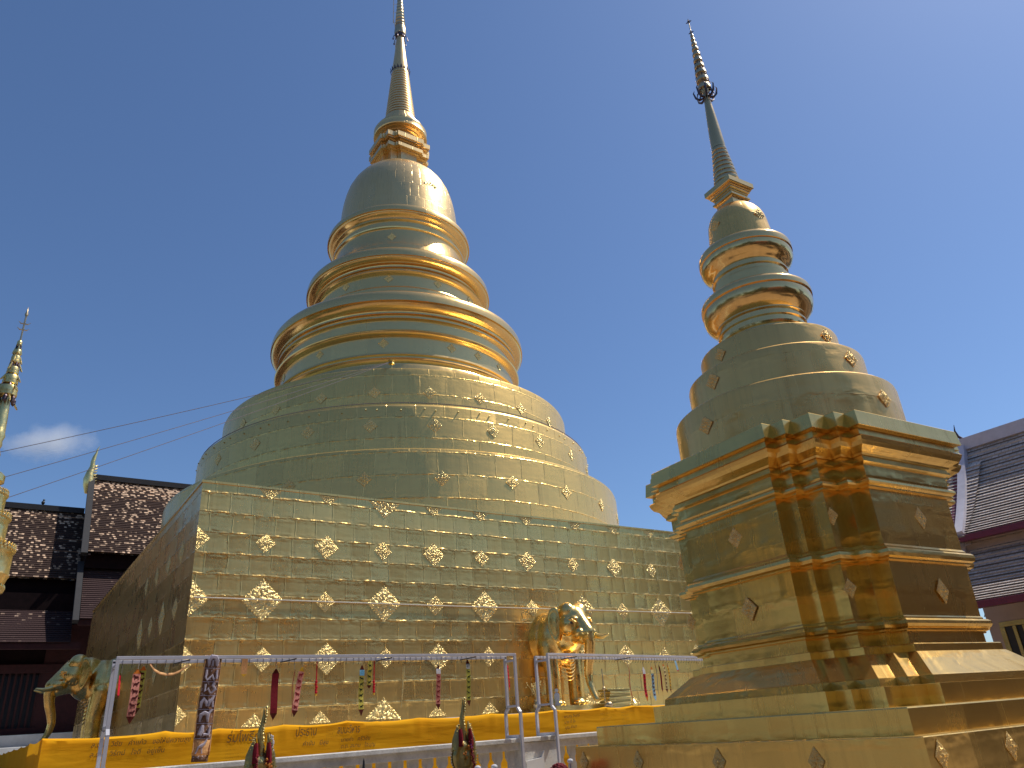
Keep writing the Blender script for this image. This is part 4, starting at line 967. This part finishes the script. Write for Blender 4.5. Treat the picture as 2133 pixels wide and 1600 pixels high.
hb(4.3,XR,57.85,58.2,11.7,11.98,'lower_ridge','masonry' and 'tile_low'); hb(-16,2.95,58.25,58.6,9.75,10.02,'lower_ridge','tile_low')
# back slopes
MB().quad((-16-HX,62-HY,EYE+16.5),(4.2-HX,62-HY,EYE+16.5),(4.2-HX,68-HY,EYE+9),(-16-HX,68-HY,EYE+9)).quad((4.4-HX,62-HY,EYE+19.1),(XR-HX,62-HY,EYE+19.1),(XR-HX,68-HY,EYE+11),(4.4-HX,68-HY,EYE+11)).build('back_slope','wood',hl)
# gable verge boards
def board(x,pts,w,th,name='bargeboard',mat='verge'):
    m=MB()
    for p,q in zip(pts,pts[1:]): m.bar((x-HX,p[0]-HY,EYE+p[1]),(x-HX,q[0]-HY,EYE+q[1]),th,w,(1,0,0))
    return m.build(name,mat,hl)
board(4.2,[(62.05,19.55),(60.2,16.9),(58.6,14.7),(56.9,12.45)],.4,.3); board(4.2,[(58.1,12.1),(56.3,10.0),(54.5,7.75)],.35,.3)
m=MB(); m.ext([(56.9-HY,12.4+EYE),(62.-HY,19.2+EYE),(67-HY,12.4+EYE)],'x',4.45-HX,4.6-HX); m.build('gable_wall','wood',hl)
hb(4.42,XR,57.6,58.1,11.7,12.75,'dark_gap','wood'); hb(-16,4.5,58.5,59,9.6,11.0,'dark_gap','wood')
hb(-16,XR,57.4,58.,5.0,9.9,'upper_wall','wood'); hb(-16,4.8,55.3,55.7,6.25,6.65,'eave_fascia','redwood')
hb(4.4,XR,54.7,55.1,7.6,7.98,'eave_fascia','redwood')
# walls
hb(-16,.0,57.3,57.7,1.75,5.6,'wall','redwood'); hb(3.1,XR,57.3,57.7,1.6,8.,'wall','redwood')
hb(-16,XR,57.7,57.9,1.6,9.5,'inner_dark','black'); hb(-16,XR,57.2,57.6,5.05,5.55,'lintel','redwood'); hb(-16,XR,57.2,57.6,1.6,1.95,'sill','redwood')
fb=None
for k in range(13):
    x=.1+k*.32
    if x<3.2:
        if fb is None: fb=hb(x,x+.12,57.35,57.55,1.9,5.2,'window_bar','redwood')
        else:
            q=dup(fb,hl); q.location.x=k*.32
hb(-16,6.2,56.2,57.3,-1.6,1.55,'base','plinth',.02); hb(-16,4.0,52.5,56.1,-1.6,.85,'step_terrace','white',.02)
m=MB().tube([(0-HX+1.2,57.15-HY,EYE+6.3),(0-HX+1.2,57.15-HY,EYE+5.7)],.1,8)
# curling roof-end finial
m=MB(); fp=[(0,-.6,.14),(.02,0,.34),(-.02,.5,.36),(.0,1.0,.26),(.1,1.5,.19),(.06,1.9,.15),(.12,2.3,.13),(.2,2.6,.08),(.22,2.9,.05),(.34,3.2,.012)]
m.tube([(4.15-HX+a-.15,61.7-HY,EYE+18.6+b_) for a,b_,r in fp],[r for a,b_,r in fp],10)
for k in range(7): m.tube([(4.2-HX+.1,61.7-HY,EYE+18.7+k*.24),(4.2-HX+.36-.02*k,61.7-HY,EYE+18.85+k*.24)],[.09,.01],6)
m.build('roof_horn','brightgilt',hl,True,50)
bd=MB(); sphere(bd,(0,0,.14),.12,10,8,1.2); sphere(bd,(.02,0,.34),.07,8,6); bd.tube([(0,0,.1),(.06,0,-.12),(.14,0,-.2)],[.07,.04,.02],6); bd.tube([(.07,0,.35),(.14,0,.34)],[.02,.004],5)
o=bd.build('pigeon','black',None,True); o.location=(1.4,61.9,EYE+16.92); tag(o,'small dark bird perched on the left hall ridge','bird')
# ================================================================ RIGHT HALL
rh=empty('right_hall',(25,8,0)); tag(rh,'pink-walled hall with ribbed mauve tile roofs at the right edge','hall')
def rroof(y0,y1,xt,zt,xb,zb,mat,skew0=0,skew1=0,H=.16,step=.05,name='roof',curve=.25):
    L=math.hypot(xt-xb,zt-zb); n=int(L/H); m=MB()
    def pt(t,e):
        s=4*t*(1-t)*curve
        yb_=y0+skew0*t if e==0 else y1+skew1*t+(.0)
        return Vector((xb+(xt-xb)*t-25,yb_-8,EYE+zb+(zt-zb)*t-s))
    d=Vector((-abs(zt-zb),0,abs(xt-xb))).normalized(); W=abs(y1-y0)
    for k in range(n):
        t0,t1=k/n,(k+1)/n; a0,b0_,a1,b1_=pt(t0,0),pt(t0,1),pt(t1,0),pt(t1,1)
        m.quad(b0_+d*step,a0+d*step,a1,b1_,[(0,k*H+.001),(W,k*H+.001),(W,(k+1)*H-.001),(0,(k+1)*H-.001)])
        m.quad(b0_,a0,a0+d*step,b0_+d*step,[(0,k*H+.001)]*4)
    m.quad(*[q-d*(.12+curve) for q in (pt(0,0),pt(0,1),pt(1,1),pt(1,0))])
    return m.build(name,mat,rh)
rroof(-14,11.05,27.8,8.05,24.4,4.50,'tile_new',0,.55); rroof(-14,11.0,24.9,4.22,22.5,2.35,'tile_new',0,.25,curve=.12)
rroof(10.9,14,27.0,7.2,24.2,4.4,'tile_new',0,0,curve=.2)
def rb_(x0,x1,y0,y1,z0,z1,name,mat): return MB().box(((x0+x1)/2-25,(y0+y1)/2-8,EYE+(z0+z1)/2),(x1-x0,y1-y0,z1-z0)).build(name,mat,rh,bevel=.01)
m=MB()
vp=[]
for k in range(13):
    t=k/12; vp.append((24.3+3.5*t-25,11.08+.55*t-8,EYE+4.38+3.72*t-4*t*(1-t)*.25+.09))
for p,q in zip(vp,vp[1:]): m.bar(p,q,.30,.26,(0,1,0))
m.build('verge_band','mauve',rh)
m=MB()
for p,q in zip(vp,vp[1:]): m.bar((p[0],p[1]+.2,p[2]-.06),(q[0],q[1]+.2,q[2]-.06),.14,.3,(0,1,0))
m.build('verge_edge','crimson',rh)
m=MB(); vq=[(22.45+2.45*k/6-25,11.05+.25*k/6-8,EYE+2.36+1.87*k/6-4*(k/6)*(1-k/6)*.12+.06) for k in range(7)]
for p,q in zip(vq,vq[1:]): m.bar(p,q,.18,.18,(0,1,0))
m.build('verge_band','mauve',rh)
MB().bar((27.8-25,-14-8,EYE+8.12),(27.8-25,11.6-8,EYE+8.12),.5,.42).build('ridge_cap','mauve',rh)
rb_(24.2,24.42,-14,11.1,4.28,4.46,'eave_fascia','crimson'); rb_(24.5,24.9,-14,11,4.36,4.46,'soffit','crimson')
rb_(24.75,24.95,-14,11.0,4.22,4.32,'flashing','masonry')
rb_(22.4,22.56,-14,11.05,2.16,2.34,'eave_fascia','crimson'); rb_(24.7,25.2,-14,11.3,-1.6,4.4,'wall','wallpink'); rb_(25.2,25.5,-14,11.4,4.0,4.8,'gable_wall','wallpink')
# barred window with gilt frame
wy0,wy1=9.0,10.85
for a in ((24.66,24.72,wy0-.12,wy1+.12,1.76,1.90),(24.66,24.72,wy1,wy1+.14,-.4,1.76),(24.66,24.72,wy0-.14,wy0,-.4,1.76)): rb_(*a,'window_frame','brass')
rb_(24.68,24.705,wy0,wy1,-.4,1.76,'window_void','black')
fb2=None
for k in range(7):
    if fb2 is None: fb2=rb_(24.64,24.69,wy1-.32,wy1-.22,-.4,1.76,'window_bar','brass')
    else:
        q=dup(fb2,rh); q.location.y=-.27*k
m=MB().tube([(27.8-25,11.5-8,EYE+8.3),(27.78-25,11.66-8,EYE+8.5),(27.75-25,11.7-8,EYE+8.72),(27.75-25,11.66-8,EYE+8.95)],[.06,.05,.03,.008],8).build('roof_horn','darkmetal',rh,True)
# ================================================================ ADDED SURROUNDINGS: unseen trees and a hall that darken the gilding's reflections
def leafmat():
    n=N('tree_leaves'); v=n.obj(); f=n.noise(v,.9,3,.6)
    n.put(n.b.inputs['Base Color'],n.mix(n.mp(f,.35,.65,0,1),(.035,.06,.018),(.10,.12,.035))); n.b.inputs['Roughness'].default_value=.6; return n.m
M_['leaf']=leafmat(); M_['bark']=plain('tree_bark',(.12,.09,.06),.85,0,.3,5,.5)
def make_tree(h,rad,seed):
    r_=random.Random(seed); e=empty('added_tree',(0,0,0))  # unseen tree, added so the gold mirrors something dark
    t=MB().tube([(0,0,0),(.1,.1,h*.2),(.05,-.1,h*.42),(.2,.1,h*.7)],[.42,.32,.25,.1],10); cl=[]
    for k in range(16):
        a=r_.uniform(0,2*pi); zz_=h*r_.uniform(.38,.92); q=rad*r_.uniform(.35,.9)*(1-.5*abs(zz_/h-.6)); p=(q*math.cos(a),q*math.sin(a),zz_); cl.append(p)
        t.tube([(.1,0,h*.35),(p[0]*.5,p[1]*.5,(p[2]+h*.35)/2),p],[.16,.1,.03],6)
    t.build('trunk','bark',e,True)
    m=MB()
    for c in cl+[(0,0,h*.8),(0,0,h*.6)]:
        R_=rad*r_.uniform(.26,.42)
        for k in range(230):
            d=Vector((r_.gauss(0,1),r_.gauss(0,1),r_.gauss(0,.8))).normalized()*R_*r_.uniform(.45,1.05)
            o=Vector(c)+d; u=Vector((r_.gauss(0,1),r_.gauss(0,1),r_.gauss(0,1))).normalized(); v=u.cross(Vector((r_.gauss(0,1),r_.gauss(0,1),r_.gauss(0,1)))).normalized(); s_=r_.uniform(.18,.34)
            m.quad(o-u*s_,o-v*s_*.5,o+u*s_,o+v*s_*.5)
    m.build('crown','leaf',e); return e
protos=[make_tree(15,5.2,3),make_tree(12.5,4.6,8)]; used=[0,0]
for i,(x,y,rz_,sc,l) in enumerate([(-15,12,.3,1,'added unseen tree west of the terrace, nearest the camera'),(-20,21,1.2,1.1,'added unseen tree west of the terrace, second from the camera'),(-14.5,29,2.1,1.05,'added unseen tree west of the terrace, between two taller ones'),(-22,38,.8,1.2,'added unseen tree west of the terrace, near the old hall'),(-24,4,2.7,1.1,'added unseen tree behind and left of the camera'),(-24,30,2.,1.25,'tallest added unseen tree in the second row west of the terrace'),(-30,46,.4,1.3,'added unseen tree far north-west beyond the old hall'),(-13.5,41,1.,1.,'broadleaf tree beside the old hall\'s left end'),(-27,15,.9,1.2,'added unseen tree in the second row, west of the nearest one'),(-8,-5,1.7,.9,'added unseen tree behind the camera, just to its left'),(-5,-13,2.9,1.1,'broadleaf tree behind the camera, in front of the rear hall\'s left half'),(-14,-3,.2,1.1,'added unseen tree left of the camera and a little behind it'),(-17,-20,1.4,1.2,'added unseen tree beside the left gable of the rear hall'),
 (18,-9,2.2,.9,'added unseen tree behind the small stupa, in front of the right hall'),(14,-15,.6,.95,'added unseen tree in front of the middle of the rear hall'),(34,19,1.1,.85,'added tree hidden behind the small stupa, north of the right hall'),(40,9,2.4,1.,'added unseen tree east of the right hall'),(-13,-14,.5,1,'added unseen tree by the left end of the rear hall'),(34,-16,1.9,1.1,'added unseen tree by the right end of the rear hall')]):
    k=i%2; o=protos[k]
    if used[k]:
        o=dup(protos[k]); 
        for ch in list(protos[k].children): dup(ch,o)
    used[k]=1; o.location=(x,y,0); o.rotation_euler=(0,0,rz_); o.scale=(sc,)*3; tag(o,l,'tree','added unseen trees that darken the reflections')
bh=empty('added_rear_hall',(9,-27,0)); tag(bh,'large added unseen hall with red-brown roof across the courtyard behind the camera','hall')  # hall added out of view for warm, darker reflections in the gold
MB().box((0,0,3.2),(38,13,6.4)).build('wall','wallpink',bh,bevel=.03)
for s,(y0,z0,y1,z1) in ((1,(8.2,5.6,3.6,10.4)),(1,(4.2,10.2,0,15.5)),(-1,(8.2,5.6,3.6,10.4)),(-1,(4.2,10.2,0,15.5))):
    m=MB(); n_=int(math.hypot(y1-y0,z1-z0)/.3)
    for k in range(n_):
        t0,t1=k/n_,(k+1)/n_; a=Vector((-21,s*(y0+(y1-y0)*t0),z0+(z1-z0)*t0)); c=Vector((-21,s*(y0+(y1-y0)*t1),z0+(z1-z0)*t1)); d=Vector((0,s*.04,.05)); X42=Vector((42,0,0))
        m.quad(a+d,a+X42+d,c+X42,c,[(0,k*.2),(42,k*.2),(42,k*.2+.19),(0,k*.2+.19)] )
        m.quad(a,a+X42,a+X42+d,a+d,[(0,k*.2)]*4)
    m.build('roof','tile_red',bh)
m=MB().ext([(-8,6.4),(8,6.4),(4,10.4),(0,15.3),(-4,10.4)],'x',-19,19); m.build('gable','redwood',bh)
fb3=None
for k in range(9):
    if fb3 is None: fb3=MB().box((-16.4,6.55,2.8),(1.5,.14,3.0)).build('window','darkmetal',bh)
    else:
        q=dup(fb3,bh); q.location.x=4.1*k
# ================================================================ CABLES
def cable(a,b_,sag,r,label):
    a=Vector(a);b_=Vector(b_); m=MB().tube([a.lerp(b_,k/24)-Vector((0,0,sag*4*(k/24)*(1-k/24))) for k in range(25)],r,5)
    o=m.build('sacred_cable','wire',None,True); tag(o,label,'cable','cables strung to the great stupa')
hp=(CX+9.3*math.cos(R(-118)),CY+9.3*math.sin(R(-118)),EYE+15.6)
cable(hp,(-2.6,26.5,EYE+8.0),.12,.011,'topmost cable running from the great stupa down to the left'); cable(hp,(-2.4,23.6,EYE+6.15),.10,.010,'middle cable from the great stupa, above the old hall ridge')
cable(hp,(-2.6,23.2,EYE+5.15),.10,.010,'lowest cable from the great stupa, crossing in front of the old hall ridge')
# ================================================================ CLOUD
cm=bpy.data.materials.new('cloud_vapour'); cm.use_nodes=True; t=cm.node_tree; t.nodes.clear()
pv=t.nodes.new('ShaderNodeVolumePrincipled'); om=t.nodes.new('ShaderNodeOutputMaterial'); tc=t.nodes.new('ShaderNodeTexCoord'); no=t.nodes.new('ShaderNodeTexNoise')
no.inputs['Scale'].default_value=.017; no.inputs['Detail'].default_value=6; no.inputs['Roughness'].default_value=.58
t.links.new(tc.outputs['Object'],no.inputs['Vector'])
gr=t.nodes.new('ShaderNodeVectorMath'); gr.operation='MULTIPLY'; gr.inputs[1].default_value=(1/70,1/50,1/27); t.links.new(tc.outputs['Object'],gr.inputs[0])
ln=t.nodes.new('ShaderNodeVectorMath'); ln.operation='LENGTH'; t.links.new(gr.outputs[0],ln.inputs[0])
def mth(op,a,b_):
    q=t.nodes.new('ShaderNodeMath'); q.operation=op
    for i,v in enumerate((a,b_)):
        if isinstance(v,(int,float)): q.inputs[i].default_value=v
        else: t.links.new(v,q.inputs[i])
    return q.outputs[0]
den=mth('SUBTRACT',mth('MULTIPLY',no.outputs['Fac'],2.1),mth('ADD',mth('MULTIPLY',ln.outputs['Value'],.95),.42)); den=mth('MULTIPLY',mth('MAXIMUM',den,0.),.06)
t.links.new(den,pv.inputs['Density']); pv.inputs['Color'].default_value=(1,1,1,1); pv.inputs['Anisotropy'].default_value=.2
t.links.new(pv.outputs[0],om.inputs['Volume'])
m=MB(); sphere(m,(0,0,0),1,24,14); m.v=[(x*74,y*52,z*29) for x,y,z in m.v]
o=m.build('cloud',cm,None,True); dist=1000; o.location=(.018*dist,dist,EYE+.350*dist); tag(o,kind='stuff'); tag(o,'small white cloud above the left hall','cloud')
